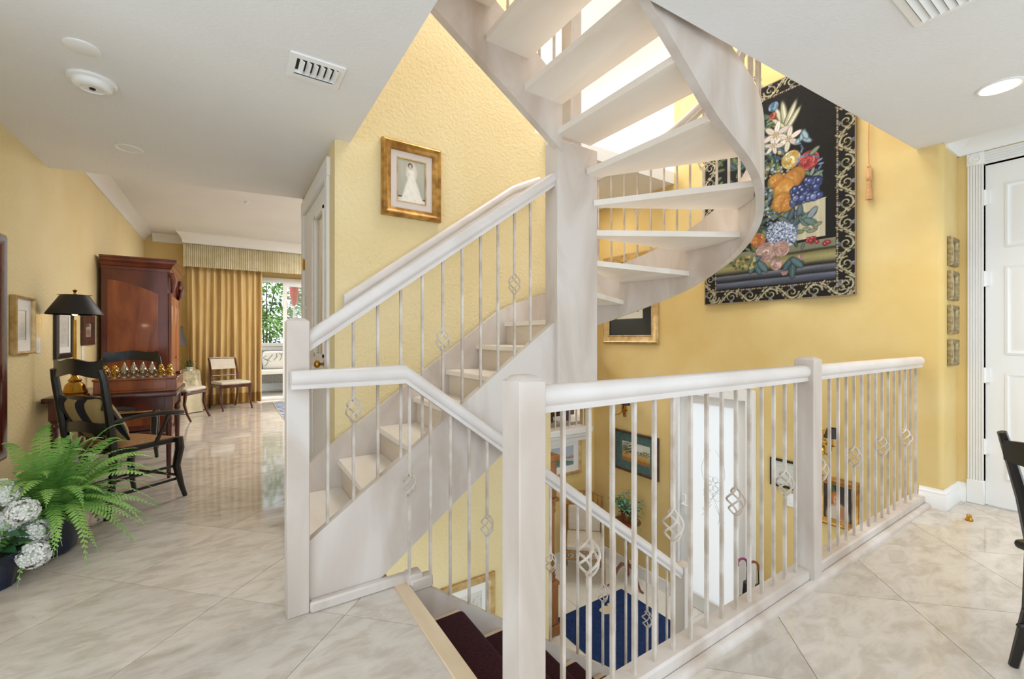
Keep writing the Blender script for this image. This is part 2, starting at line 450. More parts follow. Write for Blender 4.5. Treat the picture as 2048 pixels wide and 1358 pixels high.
for (x0, x1, y0, y1) in ((LX, EX, -1.2, 9.45), (EX, 4.6, -1.2, .93), (EX, 5.1, 4.66, 9.45)):
    for i in range(-22, 14):
        for j in range(-12, 16):
            u, v = U0 + (i + .5) * TS, V0 + (j + .5) * TS
            cx, cy = (u + v) / R2, (v - u) / R2
            if cx < x0 - .5 or cx > x1 + .5 or cy < y0 - .5 or cy > y1 + .5: continue
            r = (TS - .003) / 2 * R2
            poly = [(cx - r, cy), (cx, cy - r), (cx + r, cy), (cx, cy + r)]
            inside = all(x0 <= p[0] <= x1 and y0 <= p[1] <= y1 for p in poly)
            if inside:
                if whole is None:
                    whole = MB().prism([(-r, 0), (0, -r), (r, 0), (0, r)], -.008, 0).mesh('tile', 0)
                put(whole, 'tile', M['tile'], fl, (cx, cy, 0)); continue
            for (a, b, c) in ((-1, 0, -x0), (1, 0, x1), (0, -1, -y0), (0, 1, y1)):
                poly = clip(poly, a, b, c)
                if len(poly) < 3: break
            if len(poly) < 3: continue
            ar = abs(sum(poly[k][0] * poly[(k + 1) % len(poly)][1] - poly[(k + 1) % len(poly)][0] * poly[k][1] for k in range(len(poly)))) / 2
            if ar < .002: continue
            put(MB().prism([(p[0] - cx, p[1] - cy) for p in poly], -.008, 0).mesh('tile', 0), 'tile', M['tile'], fl, (cx, cy, 0))

# entry hall one flight down
low = struct(MB().box(.5, 4.4, .9, 4.5, LZ - .2, LZ - .003), 'floor', M['grout'], 'white marble floor of the sunken entry hall', 'floor')
sq = MB().box(-.303, .303, -.303, .303, -.006, 0).mesh('tile', 0)
for i in range(6):
    for j in range(6):
        x, y = 1.0 + i * .61, 1.18 + j * .61
        if x < 4.1 and y < 4.3: put(sq, 'tile', M['tile_low'], low, (x, y, LZ))

struct(MB().box(LX - .12, LX, 2.2, 9.6, -.2, 3.1), 'wall_left', M['wall'], 'textured yellow wall behind the game table', 'wall')
wst = struct(MB().box(.617, 2.48, WY, WY + .11, LZ, UZ).box(.617, 2.30, WY, WY + .11, UZ, TOP), 'wall_stairwell', M['wall'], 'textured yellow wall beside the stairs with bride portrait', 'wall')
ent = MB()
DY0, DY1, DZ = 2.14, 3.06, 0.70                 # front door opening
ent.box(TX, TX + .14, .98, DY0, LZ, TOP)
ent.box(TX, TX + .14, DY1, 4.45, LZ, UZ - .13)
ent.box(TX, TX + .14, DY0, DY1, DZ, UZ - .13); ent.box(TX, TX + .14, DY0, 3.04, UZ - .13, TOP)
struct(ent, 'wall_entry', M['wall_sm'], 'tall smooth yellow wall with tapestry and front door', 'wall')
struct(MB().prism([(TX, .98)] + [(TX + .035 - .035 * math.cos(t), .90 - .035 * math.sin(t)) for t in [i * math.pi / 16 for i in range(9)]] + [(4.54, .865), (4.54, .98)], -.1, CZ + .4), 'wall_recess', M['wall_sm'], 'short yellow wall return with four small frames', 'wall')
rw = MB(); rw.box(4.52, 4.66, .73, .87, 0, CZ + .4); rw.box(4.52, 4.66, -.22, .73, 2.44, CZ + .4); rw.box(4.52, 4.66, -.9, -.22, 0, CZ + .4)
struct(rw, 'wall_right', M['wall_sm'], 'yellow wall holding the white panelled door', 'wall')
# wall with the glazed door, closet behind
cw = MB(); cw.box(.60, .72, WY + .001, 3.33, 0, CZ); cw.box(.60, .72, 3.33, 4.62, 2.44, CZ); cw.box(.60, .72, 4.62, 4.66, 0, CZ)
struct(cw, 'wall_closet', M['wall'], 'narrow yellow wall end around the glazed white doors', 'wall')
struct(MB().box(.60, 2.30, 4.60, 4.72, 0, CZ2), 'wall_living', M['white_wall'], 'white wall behind the closet in the living room', 'wall')
# alcove wall with the balustrade opening
al = MB(); al.box(2.30, TX, 4.31, 4.42, LZ, -.14); al.box(4.0, TX, 4.31, 4.42, -.14, UZ - .13); al.box(2.30, 4.0, 4.31, 4.42, 1.9, UZ - .13)
struct(al, 'wall_alcove', M['wall_sm'], 'yellow alcove wall under the white ledge', 'wall')
struct(MB().box(2.30, 2.42, WY + .11, 4.6, LZ, UZ), 'wall_niche', M['wall_sm'], 'yellow wall closing the alcove behind the clock', 'wall')
struct(MB().box(2.42, TX, 3.04, 4.42, UZ - .13, UZ), 'ceiling', M['ceil'], 'white ceiling slab over the alcove', 'ceiling')
# under the main floor
struct(MB().box(.66, TX, .93, 1.0, -.30, -.003), 'trim_7', M['wash'], 'whitewashed fascia under the guard railing', 'fascia')
# far end of the living room
bk = MB(); bk.box(LX, .42, 9.5, 9.62, 0, 3.1); bk.box(.42, 3.4, 9.5, 9.62, 2.35, 3.1); bk.box(3.4, 5.2, 9.5, 9.62, 0, 3.1)
struct(bk, 'wall_back', M['wall_sm'], 'yellow wall behind the gold drapes', 'wall')
struct(MB().box(5.1, 5.22, 4.42, 9.6, -.1, 3.1), 'wall_far', M['white_wall'], 'white side wall of the living room', 'wall')
# ceilings
ce = MB(); ce.prism([(LX, -.8), (.70, -.8), (.70, WY), (.617, WY), (.617, 4.66), (LX, 4.92)], CZ, UZ)
struct(ce, 'ceiling', M['ceil'], 'low white ceiling over the hall with round detector', 'ceiling')
struct(MB().prism([(.70, -.8), (4.21, -.8), (4.21, .866), (TX, .866), (TX, 1.005), (.70, 1.185)], CZ, UZ).box(4.21, 4.75, -.8, .866, CZ + .08, UZ), 'ceiling', M['ceil'], 'white ceiling over the guard rail with a lit downlight', 'ceiling')
struct(MB().prism([(LX, 4.92), (.617, 4.66), (5.2, 4.42), (5.2, 9.6), (LX, 9.6)], CZ2, CZ2 + .12), 'ceiling', M['ceil'], 'higher white living room ceiling with crown moulding', 'ceiling')
# upstairs shell
struct(MB().box(LX, 5.2, 7.4, 7.5, UZ, TOP), 'wall_upstairs', M['white_wall'], 'white wall on the floor above', 'wall')
up = MB(); up.box(-1.3, -1.2, -.8, 7.4, UZ, TOP); up.box(5.1, 5.2, 3.04, 7.4, UZ, TOP); up.box(TX + .14, 5.2, 3.0, 3.06, UZ, TOP); up.box(-1.3, 4.8, -.9, -.8, UZ, TOP)
struct(up, 'wall_gallery', M['white_wall'], 'white gallery walls on the floor above', 'wall')
struct(MB().box(-1.3, 5.2, -.9, 7.5, TOP, TOP + .1), 'ceiling', M['ceil'], 'white ceiling high above the stairwell', 'ceiling')

# mouldings
crown = [(0, 0), (0, -.13), (.015, -.13), (.02, -.10), (.045, -.065), (.075, -.04), (.10, -.02), (.115, -.012), (.115, 0)]
struct(MB().sweep([(LX, 9.5, CZ2), (LX, 4.93, CZ2)], [(a, b) for a, b in crown]), 'trim_1', M['trim'], 'white crown moulding along the left wall', 'moulding')
struct(MB().sweep([(.02, 9.5, CZ2), (LX + .11, 9.5, CZ2)], crown), 'trim_2', M['trim'], 'white crown moulding above the gold drapes', 'moulding')
struct(MB().sweep([(4.52, .865, CZ + .08), (4.21, .865, CZ + .08)], [(a * .8, b * .8) for a, b in crown]), 'trim_3', M['trim'], 'white crown moulding over the four small frames', 'moulding')
struct(MB().sweep([(4.52, -.8, CZ + .08), (4.52, .865, CZ + .08)], [(a * .8, b * .8) for a, b in crown]), 'trim_4', M['trim'], 'white crown moulding over the panelled door', 'moulding')
base = [(0, 0), (0, .135), (.006, .135), (.010, .118), (.016, .112), (.016, .092), (.021, .086), (.021, 0)]
struct(MB().sweep([(4.52, .815, 0), (4.52, .865, 0), (TX + 0, .865, 0), (TX, .99, 0)][::1], base), 'baseboard_right', M['trim'], 'white stepped baseboard at the corner of the recess', 'baseboard')
struct(MB().sweep([(LX, 9.5, 0), (LX, 4.0, 0)], base), 'baseboard_left', M['trim'], 'white baseboard along the left wall', 'baseboard')
bl = MB()
bl.box(TX - .02, TX, 3.08, 4.31, LZ, LZ + .14); bl.box(2.48, TX, 4.29, 4.31, LZ, LZ + .14); bl.box(TX - .02, TX, 1.0, 2.12, LZ, LZ + .14)
struct(bl, 'baseboard_entry', M['trim'], 'white baseboard round the sunken entry hall', 'baseboard')
lg = MB(); lg.rbox(2.42, 4.06, 4.22, 4.42, -.06, .02, .01); lg.rbox(2.42, 4.04, 4.25, 4.42, -.11, -.055, .01); lg.box(2.42, 4.02, 4.28, 4.42, -.16, -.10)
struct(lg, 'trim_5', M['trim'], 'white moulded ledge above the seascape picture', 'moulding')

# ------------------------------------------------------------------ doors
d1 = thing('door_1', 'white double door with a narrow glass pane and brass knob', 'door', (.6, 3.95, 0)); d1['kind'] = 'structure'
X = .60
c = MB()
c.box(X - .02, X + .10, 3.33, 3.42, 0, 2.37); c.box(X - .02, X + .10, 4.56, 4.64, 0, 2.37); c.box(X - .022, X + .0, 3.31, 4.65, 2.37, 2.50); c.box(X, X + .10, 3.42, 4.56, 2.37, 2.44)
wpart(c, 'casing', M['trim'], d1)
lf = MB(); Y0, Y1 = 3.425, 4.0
lf.box(X, X + .04, Y0, 3.56, 0, 2.355); lf.box(X, X + .04, 3.95, Y1, 0, 2.355)
lf.box(X, X + .04, 3.56, 3.95, 2.2, 2.355); lf.box(X, X + .04, 3.56, 3.95, .2, 1.06); lf.box(X, X + .04, 3.56, 3.95, 0, .2)
leafA = wpart(lf, 'door_leaf', M['trim'], d1)
g = MB().box(X + .015, X + .02, 3.56, 3.95, 1.06, 2.2); wpart(g, 'pane', glass('door_glass', (.88, .87, .86), .35), d1)
b_ = MB()
for (a, b, c0, d0) in ((3.545, 3.575, 1.045, 2.215), (3.935, 3.965, 1.045, 2.215)): b_.box(X - .008, X, a, b, c0, d0)
b_.box(X - .008, X, 3.545, 3.965, 2.19, 2.22); b_.box(X - .008, X, 3.545, 3.965, 1.04, 1.07)
wpart(b_, 'glazing_bead', M['trim'], d1)
lf = MB(); lf.box(X, X + .04, 4.005, 4.555, 0, 2.355); lf.box(X - .006, X, 4.09, 4.47, 1.1, 2.2); lf.box(X - .006, X, 4.09, 4.47, .2, .95)
wpart(lf, 'door_leaf', M['trim'], d1)
k = MB().tube([(X, 3.50, 1.0), (X - .04, 3.50, 1.0)], .012, 10); k.ball((X - .055, 3.50, 1.0), .03, 14, 10, (.75, 1, 1)); k.tube([(X + .001, 3.50, 1.0), (X - .006, 3.50, 1.0)], .032, 16)
wpart(k, 'door_knob', M['brass'], d1, 'round brass knob')
h = MB().bar((X - .03, 4.42, 1.47), (X - .03, 4.42, 1.61), .012); h.bar((X, 4.42, 1.48), (X - .03, 4.42, 1.48), .012); h.bar((X, 4.42, 1.6), (X - .03, 4.42, 1.6), .012)
wpart(h, 'pull_handle', M['trim'], d1)
for z in (.28, .97, 1.9):
    h = MB().box(X - .012, X, 4.545, 4.565, z - .05, z + .05); h.tube([(X - .014, 4.556, z - .055), (X - .014, 4.556, z + .055)], .008, 8)
    wpart(h, 'hinge', M['brass'], d1, 'brass hinge')

d2 = thing('door_2', 'white six panel door beside the yellow recess', 'door', (4.52, .3, 0)); d2['kind'] = 'structure'
X = 4.52; Y1, Y0, TZ = .724, -.12, 2.43
c = MB(); c.box(X + .012, X + .05, Y0, Y1, .008, TZ)
wpart(c, 'door_leaf', M['trim'], d2)
for (ya, yb) in ((.40, .63), (-.03, .20)):
    for (za, zb) in ((.20, .95), (1.08, 1.70), (1.83, 2.28)):
        p = MB(); yc, zc, w, hh = (ya + yb) / 2, (za + zb) / 2, yb - ya, zb - za
        q = MB().rings(w, hh, [(0, 0), (0, .006), (.012, .010), (.025, .002), (.03, .002), (.05, .008), (w / 2 - .001, .008)])
        p.v = [(X + .0125 + v[1], yc - v[0], zc + v[2]) for v in q.v]; p.f = q.f
        wpart(p, 'panel', M['trim'], d2)
# fluted casing and corner blocks
def fluted(y0, y1, z0, z1):
    c = MB().box(X - .005, X + .05, y0, y1, z0, z1)
    n = 6; w = (y1 - y0) / (n * 1.5 - .5)
    for i in range(n): c.box(X - .012, X - .004, y0 + 1.5 * w * i, y0 + 1.5 * w * i + w, z0, z1)
    return c
for (y0, y1) in ((.73, .81), (-.21, -.13)):
    wpart(fluted(y0, y1, .17, 2.445), 'casing', M['trim'], d2)
    wpart(MB().rbox(X - .022, X + .05, y0 - .005, y1 + .005, 0, .17, .004), 'plinth_block', M['trim'], d2)
    yc = (y0 + y1) / 2
    rb = wpart(MB().rbox(X - .02, X + .05, y0 - .005, y1 + .005, 2.445, 2.533, .004), 'corner_block', M['trim'], d2)
    ro = MB().lathe([(.036, 0), (.036, .004), (.028, .007), (.022, .003), (.014, .003), (.012, .008), (.002, .009)], 20)
    ro.v = [(X - .02 - v[2], yc + v[0], 2.488 + v[1]) for v in ro.v]
    wpart(ro, 'rosette', M['trim'], d2)
hc = MB().box(X - .006, X + .05, -.125, .725, 2.44, 2.53)
for i in range(5): hc.box(X - .013, X - .005, -.125, .725, 2.444 + i * .0175, 2.454 + i * .0175)
wpart(hc, 'head_casing', M['trim'], d2)
for z in (.42, .93, 1.62, 2.2):
    h = MB().tube([(X - .004, .727, z - .055), (X - .004, .727, z + .055)], .009, 8); h.box(X, X + .012, .70, .728, z - .05, z + .05)
    wpart(h, 'hinge', M['white_cer'], d2)

k = MB().tube([(X + .012, -.06, .98), (X - .035, -.06, .98)], .012, 10); k.ball((X - .05, -.06, .98), .03, 14, 10, (.75, 1, 1)); k.tube([(X + .012, -.06, .98), (X + .004, -.06, .98)], .032, 16)
wpart(k, 'door_knob', M['brass'], d2, 'round brass knob')

d3 = thing('door_3', 'white front door with tall frosted etched glass', 'door', (TX, 2.6, LZ)); d3['kind'] = 'structure'
X = TX; z0 = LZ
c = MB(); c.box(X - .03, X + .14, DY0 + .002, DY0 + .09, z0, DZ - .002); c.box(X - .03, X + .14, 2.97, DY1 - .002, z0, DZ - .002); c.box(X - .03, X + .14, DY0 + .09, 2.97, DZ - .11, DZ - .002)
wpart(c, 'door_frame', M['trim'], d3)
lf = MB(); a, b = 2.235, 2.965
lf.box(X + .02, X + .07, a, a + .085, z0 + .01, DZ - .115); lf.box(X + .02, X + .07, b - .085, b, z0 + .01, DZ - .115)
lf.box(X + .02, X + .07, a + .085, b - .085, DZ - .20, DZ - .115); lf.box(X + .02, X + .07, a + .085, b - .085, z0 + .01, z0 + .16)
wpart(lf, 'door_leaf', M['trim'], d3)
wpart(MB().box(X + .04, X + .046, a + .085, b - .085, z0 + .16, DZ - .20), 'pane', M['frost'], d3, 'frosted glass pane')
et = MB()
def etch(pts): et.tube([(X + .038, y, z) for y, z in pts], .0022, 4)
yc, zc = 2.6, -.42
for s in (-1, 1):
    etch([(yc + s * (.03 + .10 * math.sin(t * .35)) , zc + .45 - t * .05) for t in range(16)])
    etch([(yc + s * (.05 + .055 * math.cos(t * .5)), zc - .05 + .055 * math.sin(t * .5) + t * .004) for t in range(16)])
    etch([(yc + s * .09 + .03 * math.cos(t * .6) * (1 - t / 20), zc - .2 + .03 * math.sin(t * .6) * (1 - t / 20)) for t in range(16)])
    etch([(yc + s * (.02 + .012 * t), zc - .12 - .02 * t + .004 * t * t * .1) for t in range(10)])
for q in range(6):
    w = q * math.pi / 3
    etch([(yc + .05 * math.cos(w) + .03 * math.cos(t * .7), zc + .1 + .05 * math.sin(w) + .03 * math.sin(t * .7)) for t in range(10)])
wpart(et, 'etched_scroll', M['etch'], d3)
k = MB().tube([(X + .02, 2.925, -.62), (X - .03, 2.925, -.62)], .012, 8); k.tube([(X - .03, 2.925, -.62), (X - .03, 2.84, -.62)], .010, 8); k.rbox(X + .008, X + .02, 2.90, 2.95, -.74, -.52, .004)
wpart(k, 'door_handle', M['white_cer'], d3)
h = MB()
for z in (.35, -.55, -1.4): h.tube([(X + .012, 2.232, z - .06), (X + .012, 2.232, z + .06)], .009, 8)
wpart(h, 'hinge', M['trim'], d3)

w1 = thing('window_1', 'white framed sliding glass door to the patio', 'sliding door', (1.9, 9.5, 0)); w1['kind'] = 'structure'
f = MB(); f.box(.42, .50, 9.46, 9.60, 0, 2.35); f.box(3.32, 3.4, 9.46, 9.60, 0, 2.35); f.box(.50, 3.32, 9.46, 9.60, 2.27, 2.35); f.box(.50, 3.32, 9.46, 9.60, 0, .035)
wpart(f, 'window_frame', M['trim'], w1)
def sash(x0, x1, y, w=.07):
    s = MB(); s.box(x0, x0 + w, y, y + .04, .035, 2.27); s.box(x1 - w, x1, y, y + .04, .035, 2.27); s.box(x0 + w, x1 - w, y, y + .04, 2.2, 2.27); s.box(x0 + w, x1 - w, y, y + .04, .035, .12)
    o = wpart(s, 'sash', M['trim'], w1)
    p = wpart(MB().box(x0 + w, x1 - w, y + .018, y + .022, .12, 2.2), 'pane', M['glass'], w1)
sash(.86, 2.1, 9.47); sash(2.08, 3.32, 9.53)

# ------------------------------------------------------------------ stairs and railings
R = .19                       # riser
SL = R / .264                 # slope of the first flight
BW = .0125                    # iron bar
RAIL = [(-.022, 0), (.022, 0), (.024, .010), (.020, .016), (.030, .022), (.034, .034), (.034, .048), (.027, .060), (.014, .067), (-.014, .067), (-.027, .060), (-.034, .048), (-.034, .034), (-.030, .022), (-.020, .016), (-.024, .010)]
RAIL = [(a, b * 1.14 - .009) for a, b in RAIL[::-1]]
bal_cache = {}
def basket_mesh():
    b = MB(); L = .115
    for q in range(4):
        pts = []
        for i in range(15):
            s = i / 14; w = q * math.pi / 2 + s * math.pi * 1.15
            r = .0045 + .031 * math.sin(math.pi * s) ** .8
            pts.append((r * math.cos(w), r * math.sin(w), (s - .5) * L))
        b.tube(pts, .0042, 5)
    return b.mesh('twist_basket')
BASKET = None
def baluster(root, x, y, z0, z1, bz=None, rz=0.0):
    """square iron bar; with bz an open twisted basket at that height"""
    global BASKET
    ln = round(z1 - z0, 3); key = (ln, None if bz is None else round(bz - z0, 3))
    if key not in bal_cache:
        h = BW / 2; b = MB()
        if bz is None: b.box(-h, h, -h, h, 0, ln)
        else:
            a = bz - z0
            b.box(-h, h, -h, h, 0, a - .055); b.box(-h, h, -h, h, a + .055, ln)
        bal_cache[key] = b.mesh('baluster', 0)
    o = put(bal_cache[key], 'baluster', M['iron'], root, tuple(Vector((x, y, z0)) - Vector(root.location)), rz)
    if bz is not None:
        if BASKET is None: BASKET = basket_mesh()
        put(BASKET, 'twist_basket', M['iron'], o, (0, 0, bz - z0), 0)
    return o
def newel(root, x0, x1, y0, y1, z0, z1, name='newel_post'):
    b = MB(); c = .012
    b.rbox(x0, x1, y0, y1, z0, z1 - .012, .004)
    xs, ys = (x0 + x1) / 2, (y0 + y1) / 2
    n = len(b.v)
    t = [(x0 + .003, y0 + .003), (x1 - .003, y0 + .003), (x1 - .003, y1 - .003), (x0 + .003, y1 - .003)]
    i = [(x0 + .02, y0 + .02), (x1 - .02, y0 + .02), (x1 - .02, y1 - .02), (x0 + .02, y1 - .02)]
    b.add([(p[0], p[1], z1 - .013) for p in t] + [(p[0], p[1], z1) for p in i], [(4, 5, 6, 7), (0, 1, 5, 4), (1, 2, 6, 5), (2, 3, 7, 6), (3, 0, 4, 7)])
    return wpart(b, name, M['wash'], root)

# --- the winding staircase to the floor above
st = thing('winding_staircase', 'whitewashed wooden staircase winding up around a thick post', 'staircase', (1.6, 2.1, 0))
newel(st, .20, .29, 2.05, 2.14, 0, 1.285)
# near stringer of the first flight
def ztop(x): return .292 + (x - .277) * SL
near = [(.285, 0), (.545, 0), (1.72, (1.72 - .545) * SL * 1.003), (1.72, ztop(1.72)), (.285, ztop(.285))]
wpart(MB().prism_y(near, 2.075, 2.118), 'stringer', M['wash'], st)
wpart(MB().rbox(.29, .77, 2.035, 2.075, 0, .048, .008).rbox(.715, .79, 2.0, 2.075, 0, .054, .012, 2), 'base_shoe', M['wash'], st)
# column at the turn, newel above it
wpart(MB().rbox(1.674, 2.01, 2.05, 2.175, .87, 2.42, .004), 'column', M['wash'], st)
newel(st, 1.80, 1.895, 2.075, 2.165, 2.42, 4.2, 'upper_newel')
# treads 1..6 straight, closed risers
NX = lambda k: .603 + .264 * (k - 2)
for k in range(1, 7):
    x0 = NX(k); b = MB().rbox(x0, x0 + .264 + .03, 2.118, 3.075, R * k - .038, R * k, .006)
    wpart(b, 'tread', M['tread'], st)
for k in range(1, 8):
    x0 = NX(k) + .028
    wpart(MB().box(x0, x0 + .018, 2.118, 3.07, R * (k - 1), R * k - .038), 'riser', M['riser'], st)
E = {6: ((NX(7), 2.12), (NX(7), 3.06)), 7: ((2.0, 2.17), (2.50, 2.985)), 8: ((2.012, 2.15), (2.83, 2.57)), 9: ((2.012, 2.08), (2.945, 2.02)), 10: ((2.0, 2.045), (2.82, 1.557)),
     11: ((1.97, 2.045), (2.48, 1.285)), 12: ((1.91, 2.045), (1.93, 1.215)), 13: ((1.665, 2.035), (1.665, 1.215)), 14: ((1.418, 2.035), (1.418, 1.215)), 15: ((1.162, 2.035), (1.162, 1.215)), 16: ((.89, 2.035), (.89, 1.215))}
curve = [(2.0, 3.06), (2.27, 3.05), (2.50, 2.985), (2.69, 2.83), (2.83, 2.57), (2.925, 2.30), (2.945, 2.02), (2.92, 1.77), (2.82, 1.557), (2.68, 1.395), (2.48, 1.285), (2.25, 1.225), (1.93, 1.215)]
def arc_between(a, b):
    ia = min(range(len(curve)), key=lambda i: (Vector(curve[i]) - Vector(a)).length); ib = min(range(len(curve)), key=lambda i: (Vector(curve[i]) - Vector(b)).length)
    return [c for c in curve[ia + 1:ib]]
for k in range(7, 17):
    (fi, fo), (bi, bo) = E[k - 1], E[k]
    d = (Vector(fo) - Vector(fi)).normalized(); nrm = Vector((d.y, -d.x))       # towards climbing
    if nrm.dot((Vector(bi) + Vector(bo) - Vector(fi) - Vector(fo))) < 0: nrm = -nrm
    f2i, f2o = Vector(fi) - nrm * .03, Vector(fo) - nrm * .03
    if k == 7: f2i, f2o = Vector(fi), Vector(fo)
    poly = [tuple(f2i), tuple(f2o)] + (arc_between(fo, bo) if k < 13 else []) + [bo, bi]
    if k == 7: poly = [(NX(7), 2.176), (NX(7), 3.06), (2.27, 3.05), (2.50, 2.985), (2.0, 2.176)]
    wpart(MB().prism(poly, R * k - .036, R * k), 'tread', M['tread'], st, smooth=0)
# wall stringer running into the curved outer stringer
pts = []
pts.append((.30, 3.075, .0, .12 + .16)); pts.append((.62, 3.075, .03, .515))
pts.append((1.866, 3.075, .93, 1.41))
pts.append((2.0, 3.07, 1.01, 1.475))
ctrl = [(2.27, 3.05, 1.10, 1.565), (2.50, 2.985, 1.20, 1.65), (2.69, 2.83, 1.29, 1.74), (2.83, 2.57, 1.39, 1.84), (2.925, 2.30, 1.49, 1.93), (2.945, 2.02, 1.585, 2.03), (2.92, 1.77, 1.70, 2.14), (2.82, 1.557, 1.80, 2.24), (2.68, 1.395, 1.91, 2.35), (2.48, 1.285, 2.02, 2.45), (2.25, 1.225, 2.11, 2.54), (1.93, 1.215, 2.25, 2.68), (1.665, 1.215, 2.435, 2.86), (1.418, 1.215, 2.605, 3.03), (1.162, 1.215, 2.77, 3.19), (.72, 1.215, 3.04, 3.46)]
def catmull(P, n=6):
    out = []
    P = [np.array(p, float) for p in P]
    for i in range(len(P) - 1):
        p0, p1, p2, p3 = P[max(i - 1, 0)], P[i], P[i + 1], P[min(i + 2, len(P) - 1)]
        for j in range(n):
            t = j / n
            out.append(.5 * ((2 * p1) + (-p0 + p2) * t + (2 * p0 - 5 * p1 + 4 * p2 - p3) * t * t + (-p0 + 3 * p1 - 3 * p2 + p3) * t ** 3))
    out.append(P[-1]); return [tuple(p) for p in out]
full = catmull([(2.0, 3.07, 1.01, 1.475)] + ctrl)
full = [p for p in full]
# board lies outside of the treads: travel is clockwise seen from above, outside is on the left -> reverse
allp = (pts[:3] + full)[::-1]
wpart(MB().strip(allp, .044), 'outer_stringer', M['wash'], st, smooth=30)
# inner stringer of the upper flight
zb = lambda x: 2.353 + .63 * (1.683 - x)
wpart(MB().prism_y([(1.70, zb(1.70)), (1.70, zb(1.70) + .40), (.72, zb(.72) + .44), (.72, zb(.72))], 2.035, 2.083), 'inner_stringer', M['wash'], st)
# handrail and bars of the first flight
zr = lambda x: 1.142 + (x - .28) * SL
wpart(MB().sweep([(.285, 2.096, zr(.285)), (1.676, 2.096, zr(1.676))], [(a * 1.0, b * 1.0) for a, b in RAIL]), 'handrail', M['wash_rail'], st)
for i in range(11):
    x = .37 + .1132 * i; zt = ztop(x)
    baluster(st, x, 2.096, zt - .008, zt - .008 + (zr(.5) - ztop(.5)) + .03, zt + .42 if i % 4 == 1 else None)
# curved outer rail and bars
run = [p for p in full if p[0] > 2.1 or p[1] < 2.5]
def offs(P, d):
    out = []
    for i, p in enumerate(P):
        a = Vector(P[max(i - 1, 0)][:2]); b = Vector(P[min(i + 1, len(P) - 1)][:2]); t = (b - a).normalized(); n = Vector((-t.y, t.x))
        out.append((p[0] + n.x * d, p[1] + n.y * d, p[3]))
    return out
rl = offs([p for p in full if p[0] > 2.42 or p[1] < 2.5], .022)
wpart(MB().sweep([(p[0], p[1], p[2] + .84) for p in rl], RAIL), 'curved_handrail', M['wash_rail'], st)
acc = .06; cnt = 0
for i in range(len(rl) - 1):
    a, b = Vector(rl[i]), Vector(rl[i + 1]); seg = math.hypot(b.x - a.x, b.y - a.y)
    while acc <= seg:
        q = a.lerp(b, acc / seg); ang = math.atan2(b.y - a.y, b.x - a.x)
        if q.x > .8: baluster(st, q.x, q.y, q.z - .012, q.z + .853, q.z + .43 if cnt % 5 == 1 else None, ang)
        acc += .115; cnt += 1
    acc -= seg
# inner rail of the upper flight
zi = lambda x: zb(x) + .405
wpart(MB().sweep([(1.80, 2.06, zi(1.80) + .86), (.72, 2.06, zi(.72) + .86)], RAIL), 'inner_handrail', M['wash_rail'], st)
for i in range(9):
    x = 1.655 - .112 * i
    baluster(st, x, 2.06, zi(x) - .02, zi(x) + .88, zi(x) + .43 if i % 4 == 3 else None)

# --- handrail on the wall of the first flight
wr = thing('wall_handrail', 'white moulded handrail fixed to the textured yellow wall', 'handrail', (.65, 3.1, 1.4))
zw = lambda x: 1.40 + (x - .645) * .735
wpart(MB().sweep([(.645, 3.085, zw(.645)), (2.02, 3.085, zw(2.02)), (2.30, 3.085, zw(2.02) + .14)], [(a * .95, b * 1.1) for a, b in RAIL]), 'rail', M['wash_rail'], wr)
for x in (.9, 1.5, 2.0):
    wpart(MB().tube([(x, 3.137, zw(x) - .06), (x, 3.10, zw(x) - .055), (x, 3.086, zw(x) + .01)], .007, 8), 'bracket', M['brass'], wr)

# --- the flight down to the entry
dn = thing('entry_staircase', 'whitewashed flight with burgundy carpet going down to the entry', 'staircase', (1.7, 1.5, LZ))
RUN = .254; SD = R / RUN
wpart(MB().rbox(.655, .725, 1.0, 2.045, -.02, .008, .004), 'landing_nosing', M['nosing'], dn, 'pale wood nosing at the landing edge')
wpart(MB().box(.665, .70, 1.0, 2.0, -.19, -.02), 'riser', M['nosing'], dn)
car = MB()
for k in range(1, 9):
    x0 = .70 + RUN * (k - 1)
    wpart(MB().rbox(x0, x0 + RUN + .028, 1.03, 2.0, -R * k - .036, -R * k, .005), 'tread', M['nosing'], dn)
    wpart(MB().box(x0 + RUN - .012, x0 + RUN + .003, 1.03, 2.0, -R * (k + 1), -R * k - .036), 'riser', M['nosing'], dn)
    t = .014; xe = x0 + RUN + .03; z = -R * k
    prof = [(x0 + .0, z), (x0 + .0, z + t), (xe - .02, z + t), (xe - .004, z + t * .6), (xe + .008, z - .004), (xe + .008, z - .034), (xe - .004, z - .05), (xe - .024, z - .052), (xe - .024, -R * (k + 1) + .016), (xe - .027, -R * (k + 1) + .001), (xe - .0275, z - .037), (xe, z - .037), (xe, z)]
    wpart(MB().prism_y(prof, 1.07, 1.955), 'carpet_runner', M['carpet'], dn, 'burgundy carpet')
zs = lambda x: -.015 - (x - .80) * SD
for (ya, yb) in ((2.0, 2.045), (1.0, 1.03)):
    wpart(MB().prism_y([(.72, -.32), (2.78, -1.70), (2.95, -1.70), (2.95, zs(2.95)), (.80, zs(.80)), (.72, zs(.80))], ya, yb), 'stringer', M['wash'], dn)
wpart(MB().rbox(.725, .84, 1.99, 2.05, -.03, .03, .008), 'base_block', M['wash'], dn)
zh = lambda x: .992 if x < .70 else .992 - (x - .70) * SD
wpart(MB().sweep([(.212, 2.012, .992), (.70, 2.012, .992), (2.82, 2.012, zh(2.82))], RAIL), 'handrail', M['wash_rail'], dn)
for i in range(19):
    x = .724 + .108 * i
    z0 = max(zs(x), -10) if x > .8 else .02
    baluster(dn, x, 2.012, z0 - .006, zh(x) + .012, (z0 + .47) if i % 4 == 0 else None)
newel(dn, 2.815, 2.905, 1.965, 2.055, LZ, zh(2.82) + .10)

